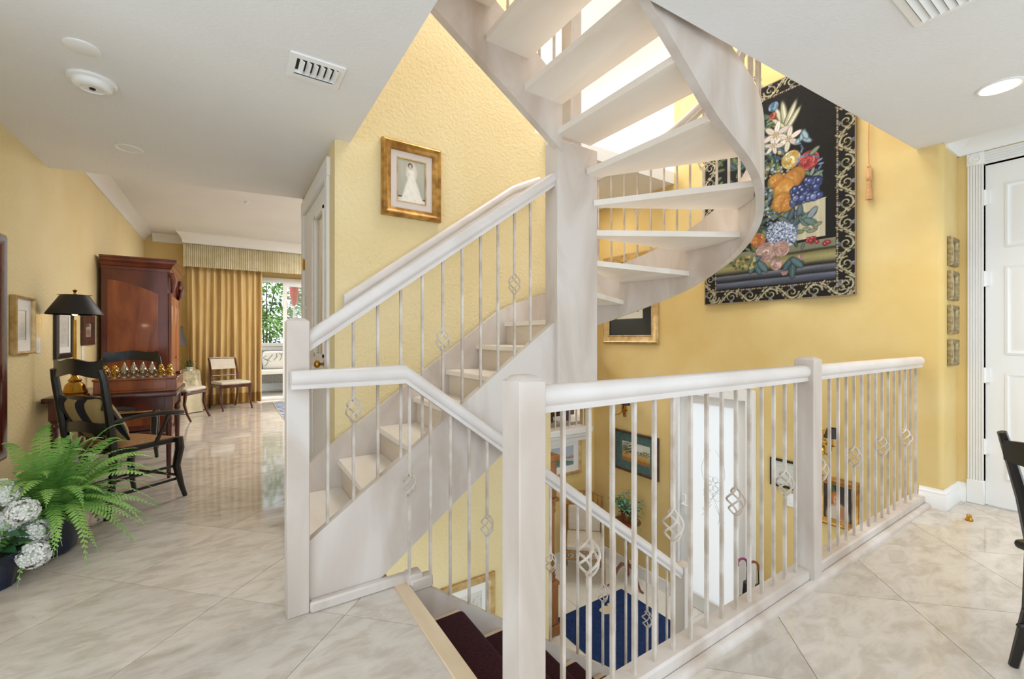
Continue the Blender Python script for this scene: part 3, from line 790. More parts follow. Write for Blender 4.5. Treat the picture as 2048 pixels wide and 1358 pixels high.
# --- guard railing round the stair opening
gd = thing('guard_railing', 'whitewashed guard railing with iron bars round the stair opening', 'railing', (2.4, 1.0, 0))
newel(gd, .638, .727, .938, 1.027, 0, 1.096)
newel(gd, 2.352, 2.441, .938, 1.027, 0, 1.105)
GZ = .996
wpart(MB().sweep([(.727, .985, GZ), (2.352, .985, GZ)], RAIL), 'top_rail', M['wash_rail'], gd)
wpart(MB().sweep([(2.441, .985, GZ), (4.12, .985, GZ)], RAIL), 'top_rail', M['wash_rail'], gd)
for a, b in ((.727, 2.352), (2.441, 4.15)):
    wpart(MB().rbox(a, b, .955, 1.035, .008, .072, .008), 'bottom_rail', M['wash'], gd)
wpart(MB().prism_x([(.922, 0), (.922, .012), (.928, .022), (.940, .028), (.952, .028), (.952, 0)], .73, 4.15), 'base_trim', M['wash'], gd)
for i in range(15):
    baluster(gd, .825 + .1032 * i, .985, .066, GZ + .01, .52 if i % 4 == 1 else None)
for i in range(15):
    baluster(gd, 2.54 + .1085 * i, .985, .066, GZ + .01, .52 if i % 4 == 0 else None)

# --- balustrade on the alcove ledge
ab = thing('ledge_balustrade', 'short white balustrade standing on the moulded ledge', 'balustrade', (3.2, 4.32, .02))
for i in range(13): wpart(MB().box(2.52 + .12 * i, 2.535 + .12 * i, 4.31, 4.325, .02, .95), 'baluster', M['wash_rail'], ab, smooth=0)
wpart(MB().rbox(2.43, 4.0, 4.29, 4.35, .95, 1.01, .01), 'rail', M['wash_rail'], ab)

# ------------------------------------------------------------------ pictures
def picture(name, label, c, rz, w, h, fprof, fmat, art, matw=0, matm=None, n=(40, 50), cat='picture', group=None, fillet=None):
    """c = centre on the wall; the frame's back touches the wall; fprof = (inset, depth) rings"""
    o = thing(name, label, cat, c, rz, group)
    part(MB().rings(w, h, [(0, 0.001)] + fprof + [(fprof[-1][0], .004)]), 'frame', fmat, o, smooth=25)
    ins = fprof[-1][0]; d = max(.006, fprof[-1][1] - .006)
    part(MB().box(-w / 2 + .004, w / 2 - .004, -.002, -.0005, -h / 2 + .004, h / 2 - .004), 'backing', M['wood_frame'], o)
    if matw:
        part(MB().rings(w, h, [(ins - .002, d), (ins + matw, d), (ins + matw + .002, d - .003)]), 'mat_board', matm, o, smooth=0)
        ins += matw; d -= .002
    if fillet is not None:
        part(MB().rings(w, h, [(ins - .002, d), (ins - .002, d + .004), (ins + .006, d + .004), (ins + .008, d - .001)]), 'fillet', fillet, o, smooth=0); ins += .006
    if art is not None:
        put(paint_grid(w - 2 * ins, h - 2 * ins, n[0], n[1], art, -max(d - .003, .0045)), 'print', M['print'], o)
    return o
def mixc(C, mask, col, soft=None):
    mask = np.clip(mask, 0, 1)[..., None]
    return C * (1 - mask) + np.asarray(col) * mask
def ell(U, V, cu, cv, ru, rv, s=8.0, ang=0):
    du, dv = U - cu, V - cv; c, sn = math.cos(ang), math.sin(ang)
    a, b = du * c + dv * sn, -du * sn + dv * c
    return 1 / (1 + np.exp(np.clip(s * ((a / ru) ** 2 + (b / rv) ** 2 - 1), -40, 40)))
def vgrad(V, a, b): return hexc(a) * (1 - V[..., None]) + hexc(b) * V[..., None]

def art_bride(U, V):
    C = vgrad(V, 'a9a79a', 'b9b5a2') + nz(U * 1.0, V * .1, 40, 1)[..., None] * .03
    C = mixc(C, (V < .10) * 1.0, hexc('d8d1bf'))
    C = mixc(C, ((U < .16) & (V > .10) & (V < .13)) * 1.0, hexc('4a4238')); C = mixc(C, ((U > .88) & (V > .08) & (V < .12)) * 1.0, hexc('4a4238'))
    veil = ell(U, V, .50, .72, .20, .24); C = mixc(C, veil * .85, hexc('dcd7c8'))
    cen = .47 + .06 * (1 - V); wid = np.interp(V, [0, .05, .15, .4, .55, .62, .75], [.46, .42, .34, .22, .13, .10, .12])
    dress = 1 / (1 + np.exp((np.abs(U - cen) - wid) * 70)) * (V < .76)
    C = mixc(C, dress, hexc('eee9dd') ); C = C - (dress * np.clip(nz(U, V * .3, 90, 5), 0, 1) * .10)[..., None]
    C = mixc(C, ell(U, V, .36, .66, .07, .05), hexc('d9d0c0'))
    C = mixc(C, ell(U, V, .45, .875, .085, .065), hexc('3f352c')); C = mixc(C, ell(U, V, .45, .855, .055, .05), hexc('cfb9a3')); C = mixc(C, ell(U, V, .44, .81, .03, .03), hexc('cfb9a3'))
    return C
def art_landscape(U, V):
    C = vgrad(V, 'd9b878', 'cfd8d2')
    C = mixc(C, 1 / (1 + np.exp((V - .42 - .05 * nz(U, V, 14, 2)) * 40)), hexc('c99d52'))
    C = mixc(C, 1 / (1 + np.exp((V - .20 - .04 * nz(U, V, 20, 3)) * 40)), hexc('9c6f3c'))
    for (a, b, r, q, col) in ((.22, .68, .22, .25, '3c3f26'), (.12, .55, .12, .2, '54502c'), (.62, .52, .14, .10, '5b6568'), (.85, .55, .15, .14, '4c5338'), (.35, .5, .08, .1, '33351f')):
        C = mixc(C, ell(U, V, a, b, r, q, 4) * (.55 + .45 * np.sign(nz(U, V, 70, int(a * 100)))), hexc(col))
    C = mixc(C, ell(U, V, .62, .78, .16, .14, 3), hexc('d8dcd6'))
    C = mixc(C, ell(U, V, .48, .35, .04, .05), hexc('b25a2c'))
    return C
def art_sea(U, V):
    C = vgrad(V, 'b9c2c8', 'aebccb')
    C = mixc(C, (V < .30 + .10 * np.sin(U * 5)) * 1.0, hexc('5f7f63')); C = mixc(C, (V < .12) * 1.0, hexc('6f8a94'))
    C = mixc(C, ((V > .34) & (V < .5 + .06 * np.sin(U * 30))) * (U > .25) * .8, hexc('b9a79a'))
    C = mixc(C, ((V > .36) & (V < .44 + .05 * np.sin(U * 41))) * (U > .4) * .8, hexc('8a6f68'))
    return C + nz(U, V, 60, 4)[..., None] * .03
def art_paper(U, V):
    C = np.ones(U.shape + (3,)) * hexc('d8d8cc'); L = (np.sin(V * 120) > .4) & (U > .15) & (U < .85) & (V > .15) & (V < .8) & (nz(U, V, 90, 6) > -.1)
    return mixc(C, L * .5, hexc('8d9086'))
def art_portrait(U, V):
    C = np.ones(U.shape + (3,)) * hexc('2c221a'); C = mixc(C, ell(U, V, .30, .82, .10, .16), hexc('3d5a2c'))
    C = mixc(C, ell(U, V, .5, .10, .42, .38), hexc('c9b79f')); C = mixc(C, ell(U, V, .68, .22, .18, .2), hexc('a8744a')); C = mixc(C, ell(U, V, .42, .62, .16, .20), hexc('b5672e')); C = mixc(C, ell(U, V, .45, .56, .11, .15), hexc('d39a66'))
    C = mixc(C, ell(U, V, .41, .58, .018, .014), hexc('3a2415')); C = mixc(C, ell(U, V, .49, .58, .018, .014), hexc('3a2415')); C = mixc(C, ell(U, V, .45, .48, .03, .012), hexc('9a4a32'))
    return C
def art_etching(U, V):
    C = np.ones(U.shape + (3,)) * hexc('d9d6cd'); return mixc(C, np.clip(nz(U, V, 55, 8) * 1.6, 0, 1) * (np.abs(V - .5) < .38), hexc('9a9a90'))
def art_black(U, V):
    C = np.ones(U.shape + (3,)) * hexc('18211f'); C = mixc(C, ((np.abs(U - .5) < .30) & (np.abs(V - .55) < .33)) * 1.0, hexc('d6d2c6'))
    return mixc(C, ((np.abs(U - .5) < .22) & (np.abs(V - .55) < .24) & (nz(U, V, 40, 9) > .05)) * 1.0, hexc('6a675c'))
def art_small(seed):
    def f(U, V):
        C = np.ones(U.shape + (3,)) * hexc('c9bfa4'); return mixc(C, ell(U, V, .5, .5, .3, .35, 3) * (nz(U, V, 30, seed) > -.05), hexc('6f6a52'))
    return f
def art_sepia(U, V):
    C = vgrad(V, 'a58a74', 'c9b6a0'); C = mixc(C, ell(U, V, .3, .85, .5, .14, 4), hexc('5a3f33')); return mixc(C, ell(U, V, .6, .35, .3, .2, 3) * .6, hexc('6d5242'))
ornate = [(0, .018), (.008, .022), (.012, .034), (.022, .040), (.028, .034), (.036, .030), (.048, .026), (.056, .020), (.060, .020)]
# bride portrait
a, b = pix(761.5, 278, Y=WY), pix(879, 302, Y=WY); z1 = (a.z + b.z) / 2; z0 = (pix(763, 431.6, Y=WY).z + pix(880.6, 445, Y=WY).z) / 2
picture('framed_portrait', 'gilt framed photograph of a bride in white dress on stair wall', ((a.x + b.x) / 2, WY - .001, (z0 + z1) / 2), 0, b.x - a.x, z1 - z0, [(.0, .03), (.01, .045), (.02, .05), (.028, .042), (.045, .03), (.06, .026), (.068, .018)], M['gold_frame'], art_bride, .048, M['mat_pink'], (60, 80), fillet=M['gold_light'])
# tapestry wall pictures (facing -X)
RZ = -math.pi / 2
def on_tap(l, r, t, b): # pixel box -> (centre, w, h) on the entry wall, taken at the left edge
    A, B = pix(l, t, X=TX), pix(r, t, X=TX); zb_ = pix(l, b, X=TX).z
    return (TX - .001, (A.y + B.y) / 2, (A.z + zb_) / 2), A.y - B.y, A.z - zb_
c_, w_, h_ = on_tap(1230, 1319, 856, 933.6)
picture('framed_landscape', 'landscape painting with dark green mat above the plant stand', c_, RZ, w_, h_, [(0, .02), (.008, .028), (.016, .024), (.022, .022), (.028, .014)], M['wood_frame'], art_landscape, .10, M['mat_green'], (70, 50))
picture('framed_certificate', 'black framed pale certificate beside the front door', (TX - .001, 1.86, -.02), RZ, .30, .25, [(0, .016), (.02, .018), (.022, .012)], M['black_frame'], art_paper, 0, None, (50, 50))
picture('framed_portrait', 'ornate gold framed dark oil portrait low on the entry wall', (TX - .001, 1.485, -.15), RZ, .31, .40, ornate, M['gold_frame'], art_portrait, 0, None, (50, 50))
picture('framed_print', 'wide gold framed black matted print behind the winding stairs', (TX - .001, 3.68, 1.685), RZ, .88, 1.12, [(0, .02), (.02, .035), (.03, .03), (.085, .022), (.095, .026), (.105, .014)], M['gold_light'], art_black, 0, None, (60, 70))
picture('framed_seascape', 'gold framed seascape with wide white mat under the ledge', (3.60, 4.309, -.345), 0, .62, .50, [(0, .02), (.02, .026), (.035, .02), (.038, .012)], M['gold_light'], art_sea, .085, M['mat_white'], (40, 40))
picture('framed_print', 'pale wood framed picture low on the wall under the stairs', (1.50, WY - .001, -1.05), 0, .74, .55, [(0, .02), (.01, .03), (.05, .03), (.06, .016)], M['gold_light'], art_etching, .06, M['mat_white'], (40, 40))
# left wall pictures (facing +X)
LZR = math.pi / 2
picture('framed_etching', 'pale etching in a slim gilt frame with white mat beside the lamp', (LX + .001, 4.36, 1.285), LZR, .34, .40, [(0, .03), (.008, .036), (.016, .032), (.02, .018)], M['gold_light'], art_etching, .075, M['mat_white'], (40, 50))
picture('framed_print', 'black framed pale print hanging behind the black lamp shade', (LX + .001, 5.26, 1.25), LZR, .46, .46, [(0, .02), (.03, .03), (.045, .016)], M['black_frame'], art_etching, .05, M['mat_white'], (30, 30))
picture('framed_photograph', 'brown framed sepia photograph next to the armoire', (LX + .001, 6.02, 1.275), LZR, .44, .30, [(0, .02), (.075, .024), (.08, .012)], M['wood_frame'], art_sepia, 0, None, (30, 30))
# four little frames in the recess
for i, (t, b, what) in enumerate(((476, 533, 'topmost of the four stacked in the recess'), (543, 601, 'second from the top of the stack in the recess'), (611, 668, 'third from the top of the stack in the recess'), (679, 731, 'lowest of the four stacked in the recess'))):
    A = pix(1901, t, Y=.865); B = pix(1901, b, Y=.865)
    picture('miniature_picture', 'small gilt framed picture, ' + what, (4.345, .864, (A.z + B.z) / 2), 0, .19, A.z - B.z, [(0, .02), (.008, .028), (.02, .022), (.028, .024), (.034, .012)], M['pewter'], art_small(20 + i), 0, None, (16, 20), group='four small frames in the recess')

# ------------------------------------------------------------------ tapestry
TW0, TW1, TZ0, TZ1 = 2.649, 1.355, 1.535, 3.52
def tuv(cx, cy):
    p = pix(1380 + cx / 2.515, 100 + cy / 2.515, X=TX); return (TW0 - p.y) / (TW0 - TW1), (p.z - TZ0) / (TZ1 - TZ0)
def art_tapestry(U, V):
    Wm, Hm = TW0 - TW1, TZ1 - TZ0; ny, nx = U.shape
    X_, Z_ = U * Wm, V * Hm; r = np.random.RandomState(5)
    C = np.ones(U.shape + (3,)) * hexc('17140f')
    def jit(col, a=.06): return np.clip(hexc(col) * (1 + r.uniform(-a, a)) + r.uniform(-a, a, 3) * .25, 0, 1)
    def dab(x, z, rad, col, sq=1.0, ang=0.0, s=7.0, al=1.0, ja=.06):
        R = rad * 1.5 * max(1, sq)
        i0, i1 = max(0, int((x - R) / Wm * (nx - 1))), min(nx, int((x + R) / Wm * (nx - 1)) + 2)
        j0, j1 = max(0, int((z - R) / Hm * (ny - 1))), min(ny, int((z + R) / Hm * (ny - 1)) + 2)
        if i1 <= i0 or j1 <= j0: return
        w = slice(j0, j1), slice(i0, i1)
        m = ell(X_[w], Z_[w], x, z, rad, max(rad * sq, .0028), s, ang)[..., None] * al
        C[w] = C[w] * (1 - m) + jit(col, ja) * m
    def P(cx, cy):
        u, v = tuv(cx, cy); return u * Wm, v * Hm
    K = 1.0 / 590                                   # crop pixel -> metres on the cloth, about
    def ring(cx, cy, rad, cols, n, layers, sq=.62, dark='4a2a26'):
        x, z = P(cx, cy); rad *= K
        for q in range(layers):
            k = 1 - q / layers
            for t in range(max(4, int(n * (k * .6 + .4)))):
                w = 2 * math.pi * t / max(4, int(n * (k * .6 + .4))) + q * .5 + r.uniform(-.15, .15); d = rad * k * .72
                px_, pz_ = x + d * math.cos(w), z + d * math.sin(w); pr = rad * (.30 + .16 * k)
                dab(px_, pz_, pr * 1.12, dark, sq, w + math.pi / 2, 9, .55)
                dab(px_, pz_, pr, cols[(t + q) % len(cols)], sq, w + math.pi / 2, 7, 1, .12)
        dab(x, z, rad * .16, cols[-1])
    def leaf(cx, cy, rad, an, col='4f6a5c'):
        x, z = P(cx, cy); rad *= K
        dab(x, z, rad * 1.1, '1c2a26', .46, an, 9, .8); dab(x, z, rad, col, .40, an, 8, 1, .12)
        for k in range(-2, 3): dab(x + math.cos(an) * rad * .33 * k, z + math.sin(an) * rad * .33 * k, rad * .2, '8aa093', .12, an, 6, .6)
    # shelf
    y1 = tuv(600, 965)[1] * Hm; y0 = tuv(600, 1165)[1] * Hm
    tt = np.clip((Z_ - y0) / (y1 - y0), 0, 1); stops = [0, .10, .16, .20, .30, .36, .40, .50, .60, .72, .76, .82, 1.0]
    cols = ['30333f', '5d6274', '74798a', '1b1c22', '5a5d66', '7d7f86', '1f1f22', '8c8452', 'aca468', '7f7844', '38351f', '7f8068', '8e8a68']
    S = np.stack([np.interp(tt, stops, [hexc(c)[k] for c in cols]) for k in range(3)], -1) + nz(U, V * 9, 22, 11)[..., None] * .05
    C = np.where(((Z_ > y0) & (Z_ < y1))[..., None], S, C)
    # plinth
    a = P(535, 962); b = P(690, 745)
    C = mixc(C, ((X_ > a[0]) & (X_ < b[0]) & (Z_ > a[1]) & (Z_ < b[1])) * 1.0, hexc('cfc6a2')) + (((X_ > a[0]) & (X_ < b[0]) & (Z_ > a[1]) & (Z_ < b[1])) * nz(U * 5, V, 30, 14) * .05)[..., None]
    for t in range(30): dab(a[0] + (b[0] - a[0]) * t / 29, b[1], .008, 'e3dbb8', .4)
    # foliage
    for _ in range(420):
        cx = r.normal(350, 120); cy = r.uniform(320, 1010)
        if (cx > 500 and cy < 620) or cx > 585: continue
        leaf(cx, cy, r.uniform(14, 34), r.uniform(0, 6.28), r.choice(['3b5546', '52693f', '66733c', '456070', '737e4c', '6f6a40', '5d7f86', '31493e']))
    for _ in range(260):
        cx, cy = r.normal(430, 75), r.uniform(480, 900)
        if cx > 560: continue
        x, z = P(cx, cy); dab(x, z, r.uniform(.008, .018), r.choice(['7d8fa8', 'a4b1c0', 'c9a45c', '5d76a0', 'c3c2aa', '8c9a5c', '3d4b6a']), r.uniform(.4, 1), r.uniform(0, 3))
    # lilies, buds, butterfly
    for (cx, cy, ln, an) in ((462, 345, 62, 1.95), (482, 335, 74, 1.7), (508, 340, 74, 1.15), (520, 360, 66, .95), (455, 375, 50, 2.3)):
        x, z = P(cx, cy); dab(x, z, ln * K * 1.08, '6a6c4c', .24, an); dab(x, z, ln * K, 'cfcaa6', .17, an); dab(x + .004, z, ln * K * .8, 'ece8d2', .06, an)
    for (cx, cy, rd) in ((438, 430, 66), (503, 452, 62), (428, 485, 46)):
        x, z = P(cx, cy)
        for k in range(6):
            w = k * 1.047 + cx; q = rd * K
            dab(x + math.cos(w) * q * .55, z + math.sin(w) * q * .55, q * .52, '8c8878', .46, w); dab(x + math.cos(w) * q * .55, z + math.sin(w) * q * .55, q * .48, ['f2eddf', 'e4dccb', 'ded0c8'][k % 3], .38, w); dab(x + math.cos(w) * q * .5, z + math.sin(w) * q * .5, q * .4, 'c98f86', .06, w, 6, .6)
        dab(x, z, .012, 'b9a24c')
        for k in range(6): dab(x + .022 * math.cos(k), z + .022 * math.sin(k), .005, '8a5a2c')
    ring(428, 290, 26, ['5f8cae', '7aa6c4', '44708e'], 7, 2); ring(424, 338, 20, ['b5463c', 'd06a58', '8a2c2a'], 6, 2)
    for an, cx, cy in ((.7, 562, 452), (2.5, 596, 455), (1.2, 574, 432), (2.0, 588, 430)): x, z = P(cx, cy); dab(x, z, .05, '4c6a7c', .45, an); dab(x, z, .042, 'a4c0cc', .36, an)
    for k in range(16): x, z = P(560 + 14 * math.sin(k * .5), 475 + k * 8); dab(x, z, .013, r.choice(['54708c', '3d556e', '6f8aa4']), .5, k)
    ring(515, 555, 48, ['e8da98', 'f4ecbc', 'd8b858', 'cfa040'], 13, 4, .5, '8a6a2c'); ring(605, 560, 50, ['c23c36', 'd8584a', 'e0786a', 'a02c30'], 13, 4, .5, '6a1a1e')
    for k in range(14): x, z = P(608 + 60 * math.cos(k * .45), 575 + 44 * math.sin(k * .45)); dab(x, z, .022, r.choice(['5e72a2', '7f90b8', '46588a']), .4, k)
    leaf(635, 510, 26, .6, '8c9a7a'); leaf(650, 628, 26, .4, '8a9a80'); leaf(668, 640, 18, 1.6, '7d9078'); leaf(600, 622, 22, 2.4, '6f8a70'); leaf(625, 615, 20, 1.2, '8fa08c')
    # peaches
    for (cx, cy, rd) in ((540, 635, 42), (515, 660, 50), (440, 660, 36), (480, 700, 50), (468, 768, 48), (500, 780, 36)):
        x, z = P(cx, cy); dab(x, z, rd * K * 1.04, '8a4f1c'); dab(x, z, rd * K, 'd08a34')
        for k in range(24): w = r.uniform(0, 6.28); q = r.uniform(0, .75) * rd * K; dab(x + q * math.cos(w) - .01, z + q * math.sin(w) + .01, rd * K * .22, r.choice(['e0a44c', 'edbe68', 'd8943c', 'c87a30']), .6, r.uniform(0, 3), 4, .6)
    ring(350, 960, 40, ['cf7f3a', 'dd9a52', 'b8652a'], 8, 3)
    # grapes
    for _ in range(74):
        t = r.uniform(0, 1); cx = 522 + 140 * t; cy = r.uniform(700 - 62 * t if t < .5 else 668 - 18 * t, 778 - 40 * t)
        x, z = P(cx, cy); dab(x, z, .030, '1c2348'); dab(x, z, .025, r.choice(['3e4c8c', '5566a2', '343f78', '6f7fb4'])); dab(x - .007, z + .008, .009, 'aab6da', 1, 0, 4)
    for (cx, cy, an, c) in ((560, 815, 1.5, '56707a'), (542, 862, .8, '4f6a6c'), (582, 862, 2.2, '5c767c'), (605, 835, .3, '6a8088'), (622, 825, .9, '7d929a'), (614, 865, 2.6, '627a78'), (490, 835, .5, '66808a'), (515, 830, 1.2, '4c666e'), (480, 860, 2.5, '54705c')): leaf(cx, cy, 34, an, c)
    for (cx, cy) in ((598, 905), (640, 888), (622, 912), (650, 880)): leaf(cx, cy, 20, r.uniform(0, 3), '8f9078')
    # hydrangea
    x, z = P(468, 930); dab(x, z, .13, '46587c', .9)
    for _ in range(620):
        w, q = r.uniform(0, 6.28), math.sqrt(r.uniform(0, 1)); cx, cy = 468 + 78 * q * math.cos(w), 930 + 66 * q * math.sin(w); x, z = P(cx, cy)
        dab(x, z, .0075, r.choice(['8fa0c0', 'b9c6da', '6f84aa', 'e6ecf2', '5a7098', 'cdd8e6']), .7, r.uniform(0, 3), 5)
    # peonies
    ring(390, 1020, 56, ['c69c90', 'dcbcae', 'e8d0c2', 'b48476'], 12, 6, .5, '7a4c48'); ring(462, 1002, 44, ['c9a296', 'e4c8ba', 'b98a7c'], 11, 6, .5, '7a4c48'); ring(440, 1080, 32, ['d0a89a', 'e2c4b6', 'b08274'], 9, 5, .5, '7a4c48'); ring(480, 1120, 16, ['c99a8e', 'b48276'], 6, 2); ring(560, 1048, 18, ['cba294', 'b98a7e'], 6, 2)
    for (cx, cy, an) in ((322, 1092, 1.25), (350, 1098, 1.9), (372, 1090, 2.2), (500, 1078, .9), (538, 1085, .3), (522, 1112, 1.5), (545, 1070, 2.4), (330, 1060, .4)): leaf(cx, cy, 38, an, r.choice(['4c6a78', '587884', '41606a']))
    for k in range(60): x, z = P(275 + r.uniform(-60, 60), 1068 + r.uniform(-32, 36)); dab(x, z, .014, r.choice(['a8995a', '8a8148', '6f7a4a', 'c3b46a', '4f5a34']), 1, 0, 6)
    for k in range(16):
        cx, cy = (r.uniform(600, 655), r.uniform(945, 978)) if k < 11 else (r.uniform(682, 708), r.uniform(962, 978)); x, z = P(cx, cy); dab(x, z, .017, '5a1418'); dab(x, z, .0145, 'b8323a'); dab(x - .004, z + .005, .005, 'e8949a')
    C = C + nz(U * 2, V * 3, 160, 31)[..., None] * .02
    # scrolled border
    bw = .135
    e = np.minimum(np.minimum(X_, Wm - X_), np.minimum(Z_, Hm - Z_))
    C = np.where((e < bw)[..., None], hexc('17130d'), C)
    gold = ['b5aa84', 'c6bb94', 'a0946c', '8d8059']
    def scroll(ox, oz, dx, dz, L):
        """acanthus scrolls from (ox, oz) along (dx, dz) for L metres; the strip is bw wide to the left"""
        n = max(2, int(round(L / .17))); st = L / n; lx, lz = -dz, dx
        def at(s, t): return ox + dx * s + lx * t, oz + dz * s + lz * t
        for k in range(n):
            sg = 1 if k % 2 else -1; c0 = (k + .5) * st
            for q in range(44):                                     # spiral
                t = q / 43; w = t * 9.2; rr = .048 * (1 - t) ** .8 + .004
                s = c0 + rr * math.cos(w) * 1.1; tt_ = bw * .47 + sg * rr * math.sin(w); x, z = at(s, tt_)
                dab(x, z, .0085 * (1 - .5 * t), gold[(q // 6) % 4], .8, 0, 8, 1, .1)
            for q in range(26):                                     # stem to the next scroll
                t = q / 25; s = c0 + .05 + t * (st - .05); tt_ = bw * .47 + sg * .05 * math.cos(t * math.pi); x, z = at(s, tt_); dab(x, z, .0075, gold[q % 2], .8, 0, 8)
            for q in range(9):                                      # leaves
                t = q / 8; s = c0 + .055 + t * (st * .55); tt_ = bw * .47 + sg * (.05 * math.cos(t * math.pi)) + (.018 if q % 2 else -.018); x, z = at(s, tt_); dab(x, z, .017, gold[q % 4], .38, math.atan2(dz, dx) + (.9 if q % 2 else -.9), 8)
            x, z = at(c0 + .0, bw * .47 - sg * .052)
            for q in range(5): dab(x + .011 * math.cos(q * 1.26), z + .011 * math.sin(q * 1.26), .0085, r.choice(['7a8296', '9a94a0', '5f677e']), 1, 0, 8)
        m = int(L / .017)
        for k in range(m):
            x, z = at(k * .017, bw - .010); dab(x, z, .0085, 'b4a884' if k % 3 else '7a5a48', .75, r.uniform(0, 3), 8)
    scroll(bw * .1, 0, 1, 0, Wm - bw * .2); scroll(Wm, bw * .1, 0, 1, Hm - bw * .2); scroll(Wm - bw * .1, Hm, -1, 0, Wm - bw * .2); scroll(0, Hm - bw * .1, 0, -1, Hm - bw * .2)
    C = mixc(C, (e < .008) * 1.0, hexc('a58a60'))
    g = C.mean(-1, keepdims=True); C = (g + (C - g) * .86) * .90
    return C
tp = thing('tapestry', 'large dark floral tapestry with scrolled gold border hanging on the wall', 'tapestry', (TX, (TW0 + TW1) / 2, (TZ0 + TZ1) / 2), RZ)
me = paint_grid(TW0 - TW1, TZ1 - TZ0, 380, 580, art_tapestry, wave=lambda U, V: -.030 - .008 * np.sin(U * 9) * (1 - V) - .006 * np.sin(U * 17 + 1) * (1 - V))
put(me, 'woven_cloth', M['weave'], tp)
part(MB().box(-.642, .642, -.008, -.001, -.985, .985), 'lining', mat('tapestry_lining', 'b08a60', rough=.9), tp)
ts = thing('hanging_tassel', 'peach cord with long tassel hanging beside the tapestry', 'tassel', (TX - .02, 1.276, 2.24))
part(MB().tube([(0, 0, .62), (0, .004, .45), (0, 0, .28)], .004, 6), 'cord', M['tassel'], ts)
part(MB().lathe([(.004, .29), (.014, .285), (.010, .272), (.018, .262), (.019, .20), (.021, .19), (.016, .178), (.010, .17), (.013, .162)], 12), 'knot', M['tassel'], ts)
part(MB().lathe([(.012, .165), (.016, .155), (.014, .145), (.021, .05), (.023, .03), (.001, .03)], 14), 'fringe', M['tassel'], ts)

# ------------------------------------------------------------------ entry hall
rg = thing('door_mat', 'navy blue rug with small cream crest on the entry floor', 'rug', (3.2, 2.95, LZ))
part(MB().rbox(-.47, .58, -.55, .52, .0, .012, .004), 'pile', M['rug_blue'], rg)
cr = MB()
cr.prism([(.09 * math.cos(t) * (1 + .12 * math.cos(5 * t)), .07 * math.sin(t)) for t in [i * 2 * math.pi / 26 for i in range(26)]], .012, .0145)
cr.prism([(.10 + .03 * math.cos(t), .05 + .03 * math.sin(t)) for t in [i * 2 * math.pi / 10 for i in range(10)]], .012, .0145)
cr.v = [(v[0] * .9 + .15, v[1] * .9 + .33, v[2]) for v in cr.v]
part(cr, 'crest', M['rug_cream'], rg, 'cream crest woven into the rug')
# longcase clock
ck = thing('grandfather_clock', 'tall brown wooden longcase clock with scrolled hood in the alcove', 'clock', (2.56, 3.42, LZ))
part(MB().rbox(-.14, .16, -.15, .15, 0, .10, .006).rbox(-.12, .14, -.13, .13, .10, .48, .004).rbox(-.13, .15, -.14, .14, .48, .52, .006), 'plinth', M['oak'], ck)
part(MB().rbox(-.10, .11, -.11, .11, .52, 1.30, .004), 'trunk', M['oak'], ck)
part(MB().rbox(-.13, .15, -.14, .14, 1.30, 1.34, .008).rbox(-.11, .125, -.12, .12, 1.34, 1.70, .004).rbox(-.14, .155, -.15, .15, 1.70, 1.76, .01), 'hood', M['oak'], ck)
hs = MB()
for sg in (-1, 1):
    hs.tube([(.0, sg * (.14 - .012 * t), 1.76 + .10 * math.sin(t * .26)) for t in range(9)], [.03 - .001 * t for t in range(9)], 8)
    hs.ball((0, sg * .04, 1.875), .032, 10, 8)
hs.lathe([(.012, 1.76), (.02, 1.80), (.012, 1.84), (.022, 1.87), (.008, 1.90), (.001, 1.95)], 10)
part(hs, 'scroll_pediment', M['wood_frame'], ck)
part(MB().lathe([(.092, 0), (.092, .006), (.001, .006)], 24), 'dial', M['white_cer'], ck).matrix_local = Matrix.Translation((0, .12, 1.52)) @ Matrix.Rotation(-math.pi / 2, 4, 'X')
for yy in (-.10, .10):
    for zz in (.60, 1.24): part(MB().lathe([(.014, -.05), (.018, -.03), (.010, 0), (.018, .03), (.014, .05)], 10, (.105, yy, zz)), 'quarter_column', M['oak'], ck)
# bamboo chair
bc = thing('bamboo_chair', 'bamboo framed chair with white cushions in the entry alcove', 'chair', (3.60, 3.90, LZ), math.atan2(-.67, .74))
# local: front = -y
def bpole(mb, pts, r=.014):
    mb.tube(pts, r, 8)
    p0, p1 = Vector(pts[0]), Vector(pts[-1]); n = max(2, int((p1 - p0).length / .11))
    for i in range(1, n):
        q = p0.lerp(p1, i / n); d = (p1 - p0).normalized() * .006; mb.tube([q - d, q, q + d], [r, r * 1.25, r], 8)
for sx in (-1, 1):
    m_ = MB(); bpole(m_, [(sx * .23, -.22, 0), (sx * .225, -.215, .43)]); part(m_, 'leg', M['bamboo'], bc)
    m_ = MB(); bpole(m_, [(sx * .22, .24, 0), (sx * .22, .22, .45), (sx * .225, .27, .90)]); part(m_, 'back_post', M['bamboo'], bc)
m_ = MB(); bpole(m_, [(-.22, -.22, .40), (.22, -.22, .40)]); bpole(m_, [(-.22, .22, .40), (.22, .22, .40)]); bpole(m_, [(-.22, -.22, .40), (-.22, .22, .40)]); bpole(m_, [(.22, -.22, .40), (.22, .22, .40)])
bpole(m_, [(-.22, -.22, .32), (.22, -.22, .32)], .010)
for i in range(7): m_.tube([(-.19 + .063 * i, -.22, .32), (-.19 + .063 * i + .03, -.22, .36), (-.19 + .063 * i, -.22, .40)], .007, 6)
part(m_, 'seat_frame', M['bamboo'], bc)
m_ = MB(); bpole(m_, [(-.22, -.2, .30), (.2, .22, .10)], .009); bpole(m_, [(.22, -.2, .30), (-.2, .22, .10)], .009); part(m_, 'stretcher', M['bamboo'], bc)
